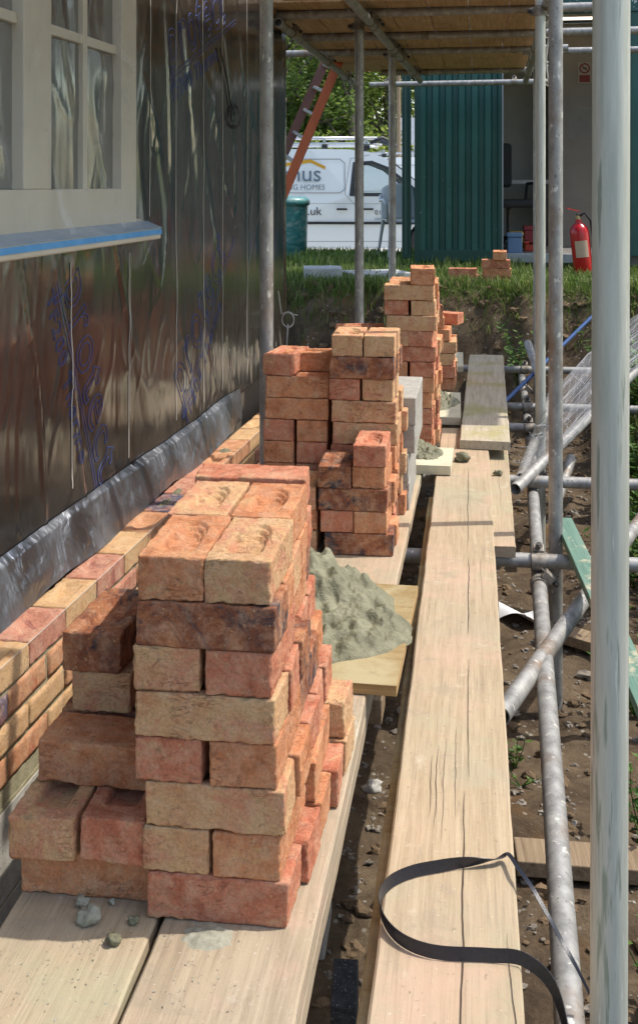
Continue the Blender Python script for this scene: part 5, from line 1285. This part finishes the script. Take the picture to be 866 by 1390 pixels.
# ------------------------------------------------------------------ trees and a distant slate roof
M_LEAF = [leaf_mat('leaves_mid', [(0, (.07,.12,.022)), (.5, (.13,.20,.04)), (1, (.22,.29,.07))], .8, .55), leaf_mat('leaves_yellowish', [(0, (.12,.17,.03)), (.5, (.21,.27,.05)), (1, (.33,.36,.10))], .8, .55)]
M_BARK = mat('bark', [(.3, (.07,.055,.04)), (.7, (.16,.13,.10))], 6, .95, stretch=(1,1,.2), bs=.6, bd=.03)
def tree_meshes(seed, H, Wd, nl=9000, ls=.16):
    g = random.Random(seed); tk = MB(); lf = MB(); cl_ = []
    tk.path([(0,0,-.3), (.05,.02,H*.15), (.1,-.05,H*.35), (.0,.05,H*.6), (.05,0,H*.85)], .2, 10, rs=[.028*H, .022*H, .017*H, .010*H, .003*H])
    for k in range(13):
        z0 = H*g.uniform(.12, .7); a = g.uniform(0, 2*PI); r_ = Wd*g.uniform(.5, 1)*(1-.5*max(0, z0/H-.3)); e = Vector((math.cos(a)*r_, math.sin(a)*r_, z0 + H*g.uniform(.08, .3)))
        s = Vector((.05, 0, z0)); mid = s.lerp(e, .5) + Vector((0,0,.05*H)); tk.path([s, mid, e], .05, 6, rs=[.009*H, .006*H, .002*H]); cl_ += [(e, .75), (mid, .6)]
        for j in range(3): q = s.lerp(e, g.uniform(.4, 1.1)) + Vector((g.gauss(0, .14), g.gauss(0, .14), g.gauss(0, .10)))*Wd*1.3; cl_.append((q, g.uniform(.4, .8)))
    for k in range(6): cl_.append((Vector((g.gauss(0, .2)*Wd, g.gauss(0, .2)*Wd, H*g.uniform(.75, 1))), .6))
    for i in range(nl):
        c, r_ = g.choice(cl_); d = Vector((g.gauss(0,1), g.gauss(0,1), g.gauss(0,.7))).normalized() * r_ * Wd*.42 * g.random()**.45
        p = c + d
        if p.z < .3: p.z = .3 + g.random()*.5
        dr = Vector((g.gauss(0,1), g.gauss(0,1), g.gauss(-.2,.7))).normalized(); L_ = ls*g.uniform(.6, 1.4); s = dr.cross(Vector((g.random()-.5, g.random()-.5, 1))).normalized()*L_*.34
        lf.add([p, p + dr*L_*.5 + s, p + dr*L_, p + dr*L_*.5 - s], [(0,1,2,3)])
    return tk, lf
TP = []
for s_, H, Wd in ((1, 9.5, 3.4), (2, 8.0, 3.0), (3, 11.0, 3.2)):
    tk, lf = tree_meshes(s_, H, Wd); TP.append((tk.mesh('trunk', M_BARK), lf.mesh('crown', M_LEAF[0]), lf.mesh('crown', M_LEAF[1])))
def tree(x, y, k, leafy, s, rz, label, group='trees beyond the van', z=None):
    t = empty('tree', (x, y, (hgt(x, y) if z is None else z)), rz); t.scale = (s,)*3
    link(bpy.data.objects.new('trunk', TP[k][0]), t); link(bpy.data.objects.new('crown', TP[k][1 + leafy]), t); return tag(t, label, 'tree', group)
def tu(u, D, *a): q = atD(u, 300, D); return tree(q.x, q.y, *a)
tu(372, 34, 0, 0, 1.0, .3, 'dark leafy tree nearest the end of the foil wall')
tu(430, 37, 1, 1, 1.05, 1.3, 'lighter yellow green tree right behind the orange ladder')
tu(478, 33, 1, 0, .85, 2.3, 'mid green tree between ladder and dull upright')
tu(525, 36, 2, 1, .80, .9, 'bright green tree showing between the two uprights under the deck')
tu(575, 38, 0, 1, .95, 4.0, 'green tree partly hidden by the container corner')
tu(405, 46, 2, 0, 1.35, 5.0, 'taller dark tree farther back against the sky')
tu(500, 48, 0, 0, 1.35, 2.0, 'broad dark tree in the back row behind the uprights')
tu(330, 40, 2, 1, 1.1, 3.0, 'tree hidden behind the house end')
tu(640, 42, 1, 0, 1.4, 1.0, 'tree behind the container roof')
for i, (x, y, k, s, lab) in enumerate([(9, 13, 0, 1.0, 'nearest unseen tree added for the foil reflection'), (11, 19, 2, .95, 'second unseen tree added for the foil reflection'), (9.5, 7.5, 1, 1.0, 'low unseen tree added for the foil reflection, before the camera side'), (15, 27, 0, 1.1, 'tall unseen tree added for the foil reflection, farther out'), (10.5, 2, 2, .9, 'unseen tree added for the foil reflection, level with the nearest stack')]):
    tree(x, y, k, i % 2, s, i*1.7, lab, 'unseen trees added for the foil reflection')  # out-of-frame trees added to give the foil something dark to reflect
def hedge_bush(x, y, h, w_, label, seed):
    g = random.Random(seed); lf = MB(); st = MB()
    for k in range(6): a = g.uniform(0, 2*PI); st.path([(0,0,0), (math.cos(a)*w_*.4, math.sin(a)*w_*.4, h*.7)], .02, 5)
    for i in range(2500):
        d = Vector((g.gauss(0,1), g.gauss(0,1), g.gauss(0,1))).normalized()*g.random()**.4; p = Vector((d.x*w_, d.y*w_, h*.55 + d.z*h*.5)); p += noise.noise_vector(p*1.4 + Vector((seed,)*3))*.35
        dr = Vector((g.gauss(0,1), g.gauss(0,1), g.gauss(0,1))).normalized(); s = dr.cross(Vector((.1,.3,1))).normalized()*.05; lf.add([p, p+dr*.07+s, p+dr*.15, p+dr*.07-s], [(0,1,2,3)])
    r_ = empty('shrub', (x, y, hgt(x, y) - .1)); st.build('stem', M_BARK, r_); lf.build('foliage', M_LEAF[seed % 2], r_); return tag(r_, label, 'shrub', 'shrubs beyond the drive')
for i, (u, D, h, lab) in enumerate([(385, 29, 2.2, 'rounded shrub beyond the drive beside the foil wall end'), (428, 30, 2.6, 'wide shrub beyond the drive above the van roof'), (470, 29, 2.3, 'shrub beyond the drive left of the dull upright'), (512, 30, 2.7, 'shrub beyond the drive between the two deck uprights'), (551, 29, 2.0, 'shrub beyond the drive by the container edge')]):
    q = atD(u, 300, D); hedge_bush(q.x, q.y, h, 1.3, lab, i)
# low house with slate roof behind the van bonnet
hs = empty('distant_house', (0,0,0)); q = atD(625, 300, 29); hs.location = (q.x, q.y, -.17); hs.rotation_euler = (0, 0, YAW)
tag(hs, 'low distant house with a grey slate roof and red brick base', 'house')
MB().box((-1.2, 0, 0), (3.5, 4, 1.75)).build('wall', mat('red_brick_far', [(.3, (.34,.12,.07)), (.7, (.42,.17,.10))], 9, .9), hs)
MB().prism([(-.25, 1.75), (2.0, 3.1), (4.25, 1.75)], -1.5, 3.8, 'x', fix if False else 0).build('roof', mat('slate', [(.3, (.16,.18,.20)), (.7, (.24,.26,.29))], 8, .7), hs, fix=True)
MB().box((.6, -.02, .7), (1.6, 0, 1.45)).build('window', M_VG, hs)
# pole seen between upright and container
q = atD(541, 300, 26)
tag(MB().tube((q.x, q.y, -.2), (q.x, q.y, 3.6), .06, .045, 10).build('timber_pole', M_TIMBER), 'slim brown timber pole beyond the van bonnet', 'pole')
